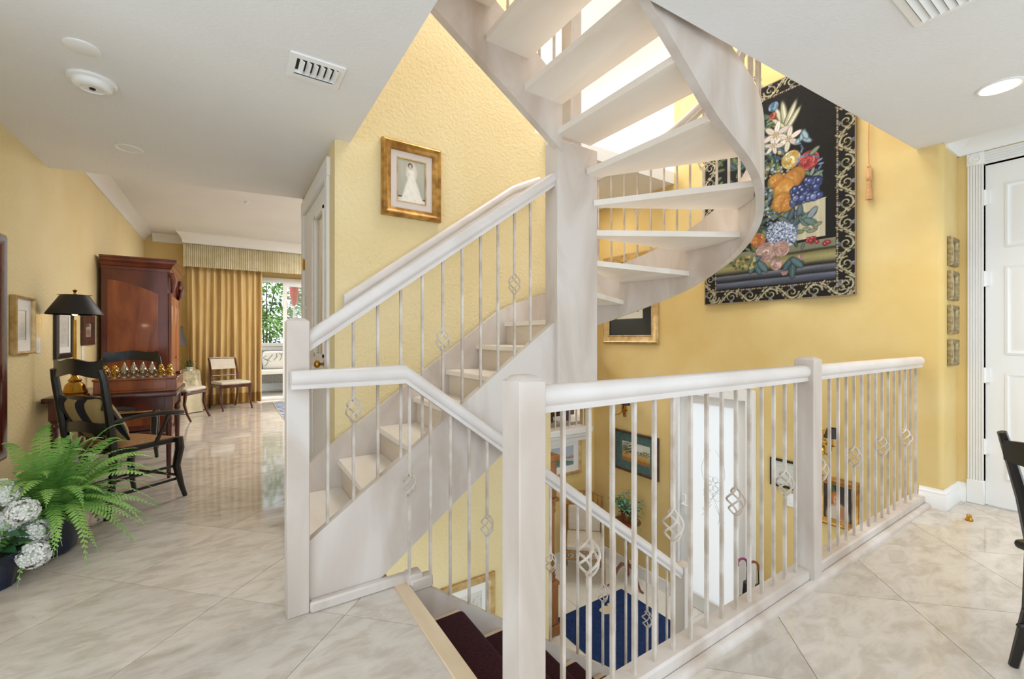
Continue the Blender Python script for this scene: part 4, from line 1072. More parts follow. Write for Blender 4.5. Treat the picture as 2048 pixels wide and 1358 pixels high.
m_ = MB(); m_.tube([(-.225, .27, .90), (-.12, .285, .935), (0, .29, .945), (.12, .285, .935), (.225, .27, .90)], .015, 8); bpole(m_, [(-.22, .255, .78), (.22, .255, .78)], .012)
part(m_, 'crest_rail', M['bamboo'], bc)
for i in range(7):
    x = -.17 + i * .057; m_ = MB(); m_.tube([(x, .255, .78), (x * 1.02, .28, .93)], .009, 8); part(m_, 'spindle', M['bamboo'], bc)
part(MB().rbox(-.21, .21, -.23, .20, .41, .48, .025, 3), 'seat_cushion', M['cream_fab'], bc)
part(MB().rbox(-.20, .20, .17, .235, .48, .79, .025, 3), 'back_cushion', M['cream_fab'], bc)
# plant stand and ivy
ps = thing('plant_stand', 'small round cherry pedestal table with curved tripod legs', 'plant stand', (3.90, 3.50, LZ))
part(MB().lathe([(.001, .735), (.15, .735), (.165, .742), (.165, .752), (.155, .758), (.001, .758)], 28), 'table_top', M['cherry'], ps)
part(MB().lathe([(.02, .10), (.028, .16), (.018, .22), (.016, .45), (.026, .52), (.018, .60), (.016, .69), (.04, .735)], 14), 'pedestal', M['cherry'], ps)
for i in range(3):
    w = .6 + i * 2 * math.pi / 3; pts = [(.02, .24), (.06, .25), (.11, .20), (.15, .10), (.19, .025), (.235, .01)]
    part(MB().tube([(r_ * math.cos(w), r_ * math.sin(w), z_) for r_, z_ in pts], [.020, .022, .018, .014, .012, .010], 8), 'leg', M['cherry'], ps)
def leaf_tris(mb, p, d, n, L, W):
    p = Vector(p); d = Vector(d).normalized(); n = Vector(n); s = d.cross(n)
    if s.length < 1e-3: s = d.cross(Vector((1, 0, 0)))
    s.normalize(); u = s.cross(d)
    mb.add([p, p + d * L * .45 + s * W * .5 + u * L * .05, p + d * L - u * L * .1, p + d * L * .45 - s * W * .5 + u * L * .05, p + d * L * .5 - u * L * .02], [(0, 1, 4), (1, 2, 4), (2, 3, 4), (3, 0, 4)])
iv = thing('potted_ivy', 'leafy trailing green ivy in a small pot on the plant stand', 'plant', (3.90, 3.50, LZ + .758))
part(MB().lathe([(.05, 0), (.07, .10), (.076, .11), (.066, .11), (.06, .09), (.001, .09)], 18), 'pot', M['cherry'], iv)
r_ = random.Random(4); lv = MB(); sm = MB()
for i in range(34):
    w = r_.uniform(0, 6.28); ln = r_.uniform(.10, .26); up_ = r_.uniform(.02, .24); dr = r_.uniform(0, .22) if r_.random() < .4 else 0
    pts = [(math.cos(w) * ln * t, math.sin(w) * ln * t, .09 + up_ * math.sin(t * 2.2) - dr * t * t) for t in (0, .25, .5, .75, 1)]
    sm.tube(pts, .0022, 4)
    for t in range(11):
        q = r_.uniform(.25, 1); x = ln * q + r_.uniform(-.03, .03); wa = w + r_.uniform(-.25, .25)
        leaf_tris(lv, (math.cos(wa) * x, math.sin(wa) * x, .09 + up_ * math.sin(q * 2.2) - dr * q * q + r_.uniform(-.03, .03)), (r_.uniform(-1, 1), r_.uniform(-1, 1), r_.uniform(-.5, .6)), (r_.uniform(-.4, .4), r_.uniform(-.4, .4), 1), r_.uniform(.028, .05), r_.uniform(.022, .036))
part(sm, 'stem', M['stem'], iv)
o = part(lv, 'foliage', M['leaf_blue'], iv, smooth=0, fix=False); o['kind'] = 'stuff'
# sconces
def sconce(y, z, label):
    s = thing('wall_sconce', label, 'sconce', (TX, y, z), RZ, group='brass sconces on the entry wall')
    part(MB().lathe([(.001, 0), (.038, .004), (.044, .016), (.03, .024), (.014, .03), (.001, .034)], 16), 'back_plate', M['brass'], s).rotation_euler = (math.pi / 2, 0, 0)
    part(MB().rbox(-.022, .022, -.014, 0, -.10, .12, .006), 'wall_bracket', M['brass'], s)
    for sx in (-1, 1):
        part(MB().tube([(0, -.03, -.01), (sx * .03, -.06, -.06), (sx * .07, -.09, -.075), (sx * .10, -.10, -.04), (sx * .105, -.10, .0)], .006, 8), 'arm', M['brass'], s)
        part(MB().lathe([(.022, 0), (.026, .006), (.012, .012), (.010, .07), (.001, .07)], 12, (sx * .105, -.10, 0)), 'candle_cup', M['brass'], s)
        part(MB().lathe([(.055, .07), (.03, .15), (.028, .15), (.052, .07)], 16, (sx * .105, -.10, 0)), 'shade', M['shade_black'], s, 'small black shade')
sconce(3.76, .30, 'brass two arm sconce above the landscape painting'); sconce(1.60, .32, 'brass two arm sconce above the oil portrait')
for (y, z, lab, nm) in ((3.31, -.58, 'white light switch beside the landscape painting', 'light_switch'), (1.83, -.24, 'small white switch plate under the certificate', 'switch_plate')):
    s = thing(nm, lab, 'switch', (TX, y, z), RZ)
    part(MB().rbox(-.04, .04, -.007, -.0, -.06, .06, .003), 'plate', M['white_cer'], s); part(MB().rbox(-.016, .016, -.011, -.006, -.03, .03, .002), 'rocker', M['white_cer'], s)
# umbrella stand with umbrellas
us = thing('umbrella_stand', 'dark cylindrical umbrella stand beside the front door', 'umbrella stand', (3.93, 2.05, LZ))
part(MB().lathe([(.12, 0), (.12, .02), (.105, .03), (.105, .52), (.115, .53), (.115, .54), (.098, .54), (.098, .03), (.001, .03)], 24), 'can', M['black_frame'], us)
part(MB().tube([(.117 * math.cos(i * .2618), .117 * math.sin(i * .2618), .53) for i in range(25)], .006, 6), 'rim', M['brass'], us)
def umbrella(dx, dy, lean, hz, hm, label):
    u = thing('umbrella', label, 'umbrella', (3.93 + dx, 2.05 + dy, LZ + .035), hz)
    sh = .80; top = Vector((lean, 0, sh)); d = top.normalized()
    part(MB().tube([d * .05, d * .2, d * .55, d * .66, d * .68], [.006, .028, .034, .03, .010], 10), 'furled_canopy', M['black_frame'], u)
    part(MB().tube([(0, 0, 0), tuple(top)], .006, 8), 'shaft', M['black_frame'], u)
    cx = -.045; pts = [tuple(top)] + [(lean + cx + .045 * math.cos(t), 0, sh + .03 + .045 * math.sin(t)) for t in [i * math.pi / 7 for i in range(0, 9)]]
    part(MB().tube(pts, .011, 8), 'crook_handle', hm, u)
umbrella(-.04, .06, .03, -.58, M['purple'], 'black umbrella with purple crook handle in the stand')
umbrella(.03, -.05, -.02, -.58, M['cherry'], 'black umbrella with brown wooden crook handle in the stand')
bd = thing('leaning_folder', 'dark grey flat portfolio leaning against the entry wall', 'portfolio', (4.03, 1.62, LZ + .46), 0)
part(MB().prism_y([(-.16, -.46), (-.13, -.46), (.10, .26), (.07, .26)], -.17, .17), 'cover', mat('dark_grey_board', '3a3a40', rough=.4), bd)
part(MB().bar((-.03, 0, -.02), (.02, 0, .14), .05, .004), 'spine_band', M['black_frame'], bd)
# dark cabinet seen through the ledge balustrade
sb = thing('sideboard', 'dark brown wooden cabinet behind the ledge balustrade', 'cabinet', (3.4, 5.0, 0))
part(MB().rbox(-.8, .8, -.25, .25, .08, 1.1, .01), 'body', M['wood_frame'], sb); part(MB().rbox(-.83, .83, -.28, .28, 1.1, 1.14, .01), 'top', M['wood_frame'], sb)
for i in range(3): part(MB().rbox(-.76 + .52 * i, -.28 + .52 * i, -.27, -.25, .15, 1.05, .006), 'door', M['wood_frame'], sb)
for sx in (-.7, .7):
    for sy in (-.2, .2): part(MB().box(sx - .04, sx + .04, sy - .03, sy + .03, 0, .08), 'foot', M['wood_frame'], sb)

# ------------------------------------------------------------------ ceiling fittings
v = thing('ceiling_vent', 'square white air register with open louvres in hall ceiling', 'vent', (.365, 2.385, CZ))
part(MB().rings(.25, .215, [(0, 0), (0, .008), (.03, .010), (.034, 0)]), 'frame', M['white_cer'], v, smooth=0).rotation_euler = (math.pi / 2, 0, 0)
part(MB().box(-.095, .095, -.078, .078, -.003, -.001), 'duct', M['dark_hole'], v)
for i in range(6):
    b = MB(); x = -.080 + i * .031; b.add([(x, -.078, -.009), (x + .020, -.078, -.022), (x + .020, .03, -.022), (x, .03, -.009), (x, -.078, -.007), (x + .021, -.078, -.020), (x + .021, .03, -.020), (x, .03, -.007)], [(3, 2, 1, 0), (4, 5, 6, 7), (0, 1, 5, 4), (1, 2, 6, 5), (2, 3, 7, 6), (3, 0, 4, 7)])
    part(b, 'louvre', M['white_cer'], v, smooth=0)
b = MB().box(-.095, .095, .03, .036, -.02, -.004); part(b, 'divider', M['white_cer'], v)
v = thing('ceiling_vent', 'large white return air grille with long slats above guard rail', 'vent', (2.2, .40, CZ))
part(MB().rings(.62, .42, [(0, 0), (0, .006), (.028, .008), (.03, 0)]), 'frame', M['white_cer'], v, smooth=0).rotation_euler = (math.pi / 2, 0, 0)
part(MB().box(-.28, .28, -.18, .18, -.002, -.001), 'duct', mat('duct_grey', '8a8783', rough=.9), v)
for i in range(13):
    y = -.175 + i * .0275; b = MB(); b.add([(-.28, y, -.004), (.28, y, -.004), (.28, y + .022, -.014), (-.28, y + .022, -.014), (-.28, y, -.0025), (.28, y, -.0025), (.28, y + .023, -.012), (-.28, y + .023, -.012)], [(3, 2, 1, 0), (4, 5, 6, 7), (0, 1, 5, 4), (1, 2, 6, 5), (2, 3, 7, 6), (3, 0, 4, 7)])
    part(b, 'slat', M['white_cer'], v, smooth=0)
s = thing('smoke_detector', 'round white smoke detector on the hall ceiling', 'smoke detector', (-.61, 3.12, CZ))
part(MB().lathe([(.10, 0), (.10, -.012), (.088, -.018), (.001, -.018)], 28), 'base', M['white_cer'], s)
part(MB().lathe([(.082, -.018), (.080, -.036), (.070, -.046), (.05, -.048), (.048, -.044), (.001, -.044)], 28), 'cover', M['white_cer'], s)
part(MB().lathe([(.014, -.044), (.012, -.049), (.001, -.049)], 12), 'test_button', M['dark_hole'], s)
single(MB().lathe([(.066, 0), (.066, -.005), (.060, -.008), (.001, -.008)], 28), 'ceiling_cover', M['white_cer'], 'plain flat white round cover plate beside the smoke detector', 'cover plate', None, (-.58, 2.79, CZ))
def downlight(x, y, z, r, label, on):
    d = thing('recessed_light', label, 'downlight', (x, y, z))
    part(MB().lathe([(r, 0), (r, -.004), (r - .012, -.007), (r - .018, -.003), (r - .020, -.001)], 32), 'trim_ring', M['white_cer'], d)
    part(MB().lathe([(r - .020, -.002), (r - .021, -.003), (.001, -.003)], 32), 'lens', M['lampglow'] if on else M['mat_white'], d)
    if on:
        l = bpy.data.lights.new('downlight', 'SPOT'); l.energy = 26; l.spot_size = 2.2; l.spot_blend = .8; l.shadow_soft_size = .06; l.color = (1, .92, .8)
        lo = bpy.data.objects.new('downlight', l); COL.objects.link(lo); lo.location = (x, y, z - .03)
downlight(3.49, .504, CZ, .092, 'glowing recessed ceiling downlight near the panelled door', True)
downlight(-.61, 4.10, CZ, .08, 'unlit recessed downlight in the hall ceiling', False)
sp = MB().lathe([(.03, 0), (.028, -.01), (.012, -.014), (.010, -.03), (.018, -.034), (.001, -.036)], 16)
single(sp, 'fire_sprinkler', M['white_cer'], 'small white sprinkler head on the living room ceiling', 'sprinkler', None, (.18, 6.6, CZ2))
single(MB().lathe([(.001, 0), (.018, 0), (.020, .01), (.012, .022), (.014, .035), (.008, .042), (.001, .043)], 16), 'door_stop', M['brass'], 'small round brass door stop on the tiled floor', 'door stop', None, (4.05, .72, 0))

# ------------------------------------------------------------------ game table, lamp, chess
gt = thing('game_table', 'dark mahogany game table against the yellow wall', 'table', (-.785, 5.04, 0))
part(MB().rbox(-.405, .405, -.41, .41, .70, .74, .008, 2), 'table_top', M['mahog_dark'], gt)
part(MB().box(-.36, .36, -.365, -.345, .59, .70).box(-.36, .36, .345, .365, .59, .70).box(-.36, -.34, -.345, .345, .59, .70).box(.34, .36, -.345, .345, .59, .70), 'apron', M['mahog_dark'], gt)
for sx in (-1, 1):
    for sy in (-1, 1):
        part(MB().rbox(-.028, .028, -.028, .028, .56, .70, .003).lathe([(.012, 0), (.016, .05), (.020, .30), (.026, .47), (.022, .49), (.03, .51), (.022, .53), (.028, .56)], 10), 'leg', M['mahog_dark'], gt, loc=(sx * .345, sy * .35, 0))
gb = thing('chess_box', 'reddish wooden chess box with drawer on the game table', 'game board', (-.655, 5.02, .74))
part(MB().rbox(-.265, .265, -.30, .30, 0, .105, .005), 'box', M['mahog'], gb)
part(MB().rbox(-.272, .272, -.31, .31, .105, .12, .004), 'board_top', M['mahog'], gb)
part(MB().rbox(-.22, .20, -.306, -.29, .02, .09, .003), 'drawer', M['mahog'], gb)
cb = MB(); cb2 = MB()
for i in range(8):
    for j in range(8): (cb if (i + j) % 2 else cb2).box(-.24 + i * .06, -.18 + i * .06, -.24 + j * .06, -.18 + j * .06, .12, .1215)
part(cb, 'light_squares', M['bamboo'], gb, smooth=0)['kind'] = 'stuff'; part(cb2, 'dark_squares', M['mahog_dark'], gb, smooth=0)['kind'] = 'stuff'
cc = thing('chess_case', 'narrow dark wooden case lying at the end of the chess box', 'case', (-.405, 5.17, .8605))
part(MB().rbox(-.018, .018, -.13, .13, 0, .018, .004), 'tray', M['mahog_dark'], cc); part(MB().rbox(-.02, .02, -.135, .135, .018, .028, .004), 'lid', M['mahog_dark'], cc)
SILV = mat('silver_chess', 'cfc7b6', 'a0937c', scale=60, rough=.28, metal=.9); GILD = mat('gilt_chess', 'd9b45a', 'b88a38', scale=60, rough=.25, metal=.95)
kinds = [([(.019, 0), (.019, .006), (.013, .012), (.015, .03), (.017, .045), (.010, .055), (.013, .062), (.011, .075), (.004, .082), (.001, .084)], 'rook'),
         ([(.019, 0), (.019, .006), (.013, .012), (.018, .028), (.020, .05), (.012, .06), (.012, .072), (.006, .086), (.003, .098), (.001, .10)], 'king'),
         ([(.018, 0), (.018, .006), (.012, .012), (.016, .026), (.011, .042), (.013, .052), (.010, .064), (.001, .068)], 'pawn')]
pm = {}
for q, (pr, nm) in enumerate(kinds):
    b = MB().lathe([(r * 1.35, z * 1.3) for r, z in pr], 12)
    b.ball((.017, 0, .045), .011, 6, 5); b.ball((-.017, 0, .045), .011, 6, 5); b.ball((0, -.018, .04), .010, 6, 5)
    pm[nm] = b
def chess(x, y, nm, m, label, grp):
    o = thing('chess_piece', label, 'chess piece', (x, y, .8615), random.uniform(-.4, .4), grp)
    key = nm + m.name
    if key not in pm: pm[key] = pm[nm].mesh('figure')
    put(pm[key], 'figure', m, o); 
    if key + 'b' not in pm: pm[key + 'b'] = MB().lathe([(.027, 0), (.027, .004), (.025, .006)], 14).mesh('base')
    put(pm[key + 'b'], 'base', SILV, o)
random.seed(2)
for i in range(8):
    x = -.655 - .21 + i * .06
    chess(x, 5.02 - .21, ['rook', 'rook', 'king', 'king', 'king', 'king', 'rook', 'rook'][i], SILV if i not in (0, 1, 6, 7) else GILD, 'ornate gilt chess figure in the row at the board edge' if i in (0, 1, 6, 7) else 'ornate silver chess figure in the row at the board edge', 'chess figures in the back row')
    chess(x, 5.02 - .15, 'pawn', SILV, 'short silver chess pawn standing in the second row', 'chess pawns')
lp = thing('table_lamp', 'brass table lamp with wide black shade on the game table', 'lamp', (-1.025, 4.725, .74))
part(MB().lathe([(.085, 0), (.085, .01), (.072, .02), (.078, .03), (.066, .05), (.055, .09), (.035, .11), (.042, .125), (.028, .14), (.018, .16), (.028, .175), (.015, .19), (.022, .21), (.012, .225), (.010, .60)], 24), 'base', M['brass'], lp)
part(MB().lathe([(.165, .64), (.163, .652), (.082, .795), (.079, .795), (.159, .65), (.162, .64)], 36), 'shade', M['shade_black'], lp, 'black coolie shade')
part(MB().ball((0, 0, .67), .03, 10, 8, (1, 1, 1.3)), 'bulb', M['bulb'], lp)
part(MB().lathe([(.005, .79), (.01, .805), (.006, .815), (.016, .83), (.001, .84)], 12).tube([(-.1, 0, .795), (.1, 0, .795)], .003, 6), 'finial', M['brass'], lp)
l = bpy.data.lights.new('table_lamp_bulb', 'POINT'); l.energy = 5; l.shadow_soft_size = .03; l.color = (1, .78, .48)
lo = bpy.data.objects.new('table_lamp_bulb', l); COL.objects.link(lo); lo.location = (-1.025, 4.725, .74 + .655)

# ------------------------------------------------------------------ ladder-back armchairs
def armchair(label, loc, rz):
    """local: seat faces -y, back at +y"""
    o = thing('ladderback_armchair', label, 'armchair', loc, rz, 'black ladderback armchairs')
    W, D = .23, .20
    for sx in (-1, 1):
        part(MB().tube([(sx * (W - .02), D + .03, 0), (sx * (W - .015), D, .25), (sx * (W - .01), D, .45), (sx * W, D + .03, .70), (sx * W, D + .06, .92), (sx * (W - .01), D + .072, .99)], [.019, .023, .024, .024, .023, .020], 8), 'back_post', M['black_wood'], o)
        part(MB().tube([(sx * (W + .035), -D - .045, 0), (sx * (W + .025), -D - .025, .08), (sx * (W + .005), -D - .0, .24), (sx * (W + .012), -D - .02, .37), (sx * (W + .01), -D - .015, .45)], [.015, .018, .026, .030, .026], 8), 'front_leg', M['black_wood'], o)
        part(MB().tube([(sx * W, D + .01, .64), (sx * (W + .012), D - .14, .655), (sx * (W + .03), -.08, .655), (sx * (W + .03), -D + .03, .645), (sx * (W + .015), -D - .035, .635)], [.017, .020, .024, .028, .022], 8, .75), 'arm', M['black_wood'], o)
        part(MB().tube([(sx * (W + .004), -.06, .45), (sx * (W + .022), -.10, .56), (sx * (W + .028), -.13, .645)], [.013, .011, .012], 8), 'arm_support', M['black_wood'], o)
    def slat(z, h, dz, yb):
        n = 13; b = MB(); pts = []
        for i in range(n):
            t = i / (n - 1) * 2 - 1
            up_ = h / 2 + dz * math.cos(t * math.pi * 1.5) * .5; lo_ = -h / 2 + dz * .7 * math.cos(t * math.pi * 1.0)
            x = t * (W - .008); y = yb + .03 * (1 - t * t)
            pts.append(((x, y - .008, z + lo_), (x, y + .008, z + lo_), (x, y + .008, z + up_), (x, y - .008, z + up_)))
        b.add([p for q in pts for p in q], [tuple((i * 4 + j, i * 4 + (j + 1) % 4, i * 4 + 4 + (j + 1) % 4, i * 4 + 4 + j)) for i in range(n - 1) for j in range(4)] + [(3, 2, 1, 0), tuple(4 * (n - 1) + j for j in range(4))])
        return b
    part(slat(1.0, .105, .02, D + .065), 'top_rail', M['black_wood'], o)
    part(slat(.77, .085, .012, D + .03), 'back_slat', M['black_wood'], o); part(slat(.60, .075, .012, D + .008), 'back_slat', M['black_wood'], o)
    b = MB().rbox(-W - .01, W + .01, -D - .02, D, .415, .455, .012, 2); part(b, 'seat_frame', M['black_wood'], o)
    b = MB(); N = 8
    V = []
    for i in range(N + 1):
        for j in range(N + 1):
            x, y = -W + .01 + (2 * W - .02) * i / N, -D - .005 + (2 * D - .01) * j / N
            V.append((x, y, .455 + .022 * (1 - (2 * i / N - 1) ** 4) * (1 - (2 * j / N - 1) ** 4) - .008 * math.exp(-((i - 4) ** 2 + (j - 4) ** 2) / 4)))
    b.add(V, [(i * (N + 1) + j, (i + 1) * (N + 1) + j, (i + 1) * (N + 1) + j + 1, i * (N + 1) + j + 1) for i in range(N) for j in range(N)])
    part(b, 'rush_seat', M['rush'], o, 'woven rush seat')
    for (p, q) in (((-W, -D, .17), (W, -D, .17)), ((-W, D, .20), (W, D, .20)), ((-W, -D, .14), (-W + .02, D, .14)), ((W, -D, .14), (W - .02, D, .14)), ((-W, -D, .24), (-W + .02, D, .24)), ((W, -D, .24), (W - .02, D, .24))):
        part(MB().tube([p, q], .010, 8), 'stretcher', M['black_wood'], o)
    return o
fx = math.atan2(.75, -.66)     # turn so that local -y looks along (.75, .66)
fx = math.atan2(.66, .75) + math.pi / 2
c0 = Vector((-.645, 4.13, 0))
armchair('black ladderback armchair with rush seat and striped cushion near the fern', c0, fx)
armchair('black ladderback armchair pushed in between game table and armoire', (-.88, 5.80, 0), 0.0)
cu = thing('chair_cushion', 'tan cushion with black stripes on the nearer rush seat', 'cushion', (c0.x - .75 * .12, c0.y - .66 * .12, .475), fx)
def cushion_mesh(w, d, t, n=14):
    V = []; Fc = []
    for s in (1, -1):
        for i in range(n + 1):
            for j in range(n + 1):
                a, b = 2 * i / n - 1, 2 * j / n - 1
                e = max(0, (1 - a ** 4) * (1 - b ** 4)) ** .5
                V.append((a * w / 2 * (1 - .05 * b * b), b * d / 2 * (1 - .05 * a * a), s * t / 2 * e))
    m = (n + 1) ** 2
    for s in (0, 1):
        for i in range(n):
            for j in range(n): Fc.append((s * m + i * (n + 1) + j, s * m + (i + 1) * (n + 1) + j, s * m + (i + 1) * (n + 1) + j + 1, s * m + i * (n + 1) + j + 1))
    return V, Fc
V_, F_ = cushion_mesh(.42, .36, .13)
pil = MB(); 
Rx = Matrix.Rotation(math.radians(62), 3, 'X')
pil.add([tuple(Rx @ Vector(v) + Vector((0, .05, .175))) for v in V_], F_)
def stripe_mat(name, c1, c2, scale, ax=0, thr=.5):
    m, b, N, L = newmat(name, .9)
    co = N.new('ShaderNodeTexCoord').outputs['Object']; sp_ = N.new('ShaderNodeSeparateXYZ'); L.new(co, sp_.inputs[0])
    mu = N.new('ShaderNodeMath'); mu.operation = 'MULTIPLY'; mu.inputs[1].default_value = scale; L.new(sp_.outputs[ax], mu.inputs[0])
    fr = N.new('ShaderNodeMath'); fr.operation = 'FRACT'; L.new(mu.outputs[0], fr.inputs[0])
    gt_ = N.new('ShaderNodeMath'); gt_.operation = 'GREATER_THAN'; gt_.inputs[1].default_value = thr; L.new(fr.outputs[0], gt_.inputs[0])
    mx = N.new('ShaderNodeMix'); mx.data_type = 'RGBA'; mx.inputs['A'].default_value = (*lin(c1), 1); mx.inputs['B'].default_value = (*lin(c2), 1)
    L.new(gt_.outputs[0], mx.inputs['Factor']); L.new(mx.outputs['Result'], b.inputs['Base Color']); return m
part(pil, 'pillow', stripe_mat('striped_fabric', 'a58a58', '14141c', 5.2, 0, .55), cu)
edge = [tuple(Rx @ Vector((a * .21 * (1 - .05 * b * b), b * .18 * (1 - .05 * a * a), 0)) + Vector((0, .05, .175))) for a, b in [(-1 + i / 5, -1) for i in range(10)] + [(1, -1 + i / 5) for i in range(10)] + [(1 - i / 5, 1) for i in range(10)] + [(-1, 1 - i / 5) for i in range(11)]]
part(MB().tube(edge, .006, 6), 'piping', M['black_frame'], cu)

# ------------------------------------------------------------------ armoire
ar = thing('armoire', 'tall mahogany armoire with carved cornice by the yellow wall', 'armoire', (-.895, 6.90, 0))
DX, DY = .29, .50
part(MB().rbox(-DX, DX, -DY, DY, .10, 1.98, .006), 'carcass', M['mahog_mid'], ar)
ap = MB(); arch = [(-.235, .2), (.20, .2), (.20, 1.70)] + [(.20 - .435 * t, 1.70 + .14 * math.sin(t * 1.5)) for t in [i / 8 for i in range(1, 9)]]
ap.prism_y(arch, -DY - .010, -DY)
part(ap, 'side_panel', M['mahog'], ar, 'arched reddish side panel')
part(MB().rbox(-DX - .02, DX + .02, -DY - .02, DY + .02, 0, .10, .01), 'plinth', M['mahog_mid'], ar)
co_ = [(0, 1.96), (.015, 1.96), (.02, 1.99), (.035, 2.0), (.045, 2.03), (.07, 2.05), (.075, 2.075), (.085, 2.08), (.085, 2.10), (0, 2.10)]
cm = MB(); ring = [(-DX, -DY), (DX, -DY), (DX, DY), (-DX, DY)]
vs = []; 
for off, z in co_[1:-1]:
    vs += [(-DX, -DY - off, z), (DX + off, -DY - off, z), (DX + off, DY + off, z), (-DX, DY + off, z)]
nr_ = len(co_) - 2
cm.add(vs, [(i * 4 + j, i * 4 + (j + 1) % 4, i * 4 + 4 + (j + 1) % 4, i * 4 + 4 + j) for i in range(nr_ - 1) for j in range(4)] + [(3, 2, 1, 0), tuple(4 * (nr_ - 1) + j for j in range(4))])
part(cm, 'cornice', M['mahog_mid'], ar, smooth=0)
for sy in (-1, 1):
    dr = part(MB().rbox(DX, DX + .022, .006 if sy > 0 else -DY + .01, DY - .01 if sy > 0 else -.006, .16, 1.70, .005), 'door', M['mahog'], ar)
    part(MB().rbox(DX + .018, DX + .028, sy * .25 - .16, sy * .25 + .16, .28, 1.58, .006), 'door_panel', M['mahog'], dr)
    part(MB().lathe([(.008, 0), (.014, .02), (.001, .026)], 10), 'knob', M['brass'], dr).matrix_local = Matrix.Translation((DX + .022, sy * .04, .95)) @ Matrix.Rotation(math.pi / 2, 4, 'Y')
    cv = MB()
    for k_ in range(7):
        cv.ball((DX + .035, sy * (DY - .05 - .018 * k_), 1.93 - .032 * k_ + .012 * k_ * k_ * .3), .034 - .003 * k_, 8, 6)
    cv.tube([(DX + .03, sy * (DY - .02), 1.95), (DX + .05, sy * (DY - .03), 1.86), (DX + .035, sy * (DY - .05), 1.74), (DX + .02, sy * (DY - .05), 1.70)], [.035, .03, .02, .012], 8)
    part(cv, 'carved_corbel', M['mahog_mid'], ar)
    part(MB().tube([(DX + .01, sy * (DY - .02), .14), (DX + .01, sy * (DY - .02), 1.72)], .022, 10), 'pilaster', M['mahog_mid'], ar)
fs_ = MB().prism_x([(-DY + .02, 1.96), (-DY + .02, 1.80)] + [(-DY + .02 + (2 * DY - .04) * i / 12, 1.72 + .16 * math.sin(math.pi * i / 12)) for i in range(13)] + [(DY - .02, 1.96)], DX, DX + .02)
part(fs_, 'frieze', M['mahog_mid'], ar)
sw = MB().rbox(-.006, 0, -.035, .035, -.06, .06, .002)
def plate(y, z, label, h=.06):
    s = thing('wall_plate', label, 'wall plate', (LX, y, z), LZR)
    part(MB().rbox(-.038, .038, -.008, 0, -h, h, .003), 'plate', M['white_cer'], s); part(MB().rbox(-.015, .015, -.012, -.007, -h * .5, h * .5, .002), 'rocker', M['white_cer'], s)
plate(4.68, 1.14, 'white switch plate beside the pale etching'); plate(5.86, .98, 'tall white wall plate under the sepia photograph', .14)
mr = thing('mahogany_mirror', 'dark mahogany framed mirror on the left wall above the fern', 'mirror', (LX + .001, 3.66, 1.14), LZR)
part(MB().rings(.70, 1.40, [(0, .001), (0, .04), (.02, .05), (.06, .04), (.075, .02), (.075, .004)]), 'frame', M['mahog_dark'], mr)
gm, gbs, _, _ = newmat('mirror_glass', .02, 1.0); gbs.inputs['Base Color'].default_value = (.9, .9, .9, 1)
part(MB().box(-.28, .28, -.012, -.006, -.63, .63), 'mirror_plate', gm, mr)

# ------------------------------------------------------------------ drapes, far chairs, side table
vl = thing('valance', 'pleated pale gold valance over the sliding door', 'valance', (1.3, 9.15, 2.6))
n = 720; V = []; 
for i in range(n + 1):
    x = -.66 + 3.4 * i / n; y = 9.06 + .010 * math.sin(i * 1.05) + .003 * math.sin(i * .31)
    V += [(x, y, 2.40), (x, y - .004, 2.42), (x, y, 2.76), (x, y + .03, 2.79)]
b = MB(); b.add(V, [(i * 4 + j, i * 4 + 4 + j, i * 4 + 5 + j, i * 4 + 1 + j) for i in range(n) for j in range(3)])
b.box(-.66, -.645, 9.06, 9.5, 2.40, 2.79)
wpart(b, 'pleated_front', M['valance'], vl, smooth=60, fix=False)
wpart(MB().box(-.67, 2.75, 9.08, 9.5, 2.79, 2.81), 'board', M['trim'], vl)
struct(MB().sweep([(2.76, 9.06, CZ2), (-.66, 9.06, CZ2), (-.66, 9.5, CZ2)], [(a * .8, b * 1.35) for a, b in crown]), 'trim_6', M['trim'], 'white crown moulding wrapped round the valance', 'moulding')
dp = thing('gold_drape', 'long gold silk drape pulled aside by the patio door', 'curtain', (-.05, 9.25, 0))
n = 110; rows = 14; V = []
rr = random.Random(8); ph = [rr.uniform(0, 6.28) for _ in range(3)]
for j in range(rows + 1):
    z = .02 + 2.45 * j / rows; s = 1 - .0 * j / rows
    for i in range(n + 1):
        t = i / n; x = -.62 + 1.12 * t + .02 * math.sin(t * 9 + ph[0]) * (1 - j / rows)
        y = 9.24 + .05 * math.sin(t * 2 * math.pi * 11 + .6 * math.sin(t * 13 + ph[1])) * (.75 + .25 * math.cos(j * .3)) + .015 * math.sin(t * 47 + ph[2] + j * .12)
        V.append((x, y, z))
b = MB(); b.add(V, [(j * (n + 1) + i, j * (n + 1) + i + 1, (j + 1) * (n + 1) + i + 1, (j + 1) * (n + 1) + i) for j in range(rows) for i in range(n)])
wpart(b, 'pleated_cloth', M['drape'], dp, smooth=80, fix=False)
hb = MB(); hb.add([(v[0], v[1] - .003, v[2]) for v in V[:2 * (n + 1)]], [(i, i + 1, n + 2 + i, n + 1 + i) for i in range(n)]); wpart(hb, 'hem', mat('drape_hem', 'b08a4c', rough=.6), dp, smooth=80, fix=False)

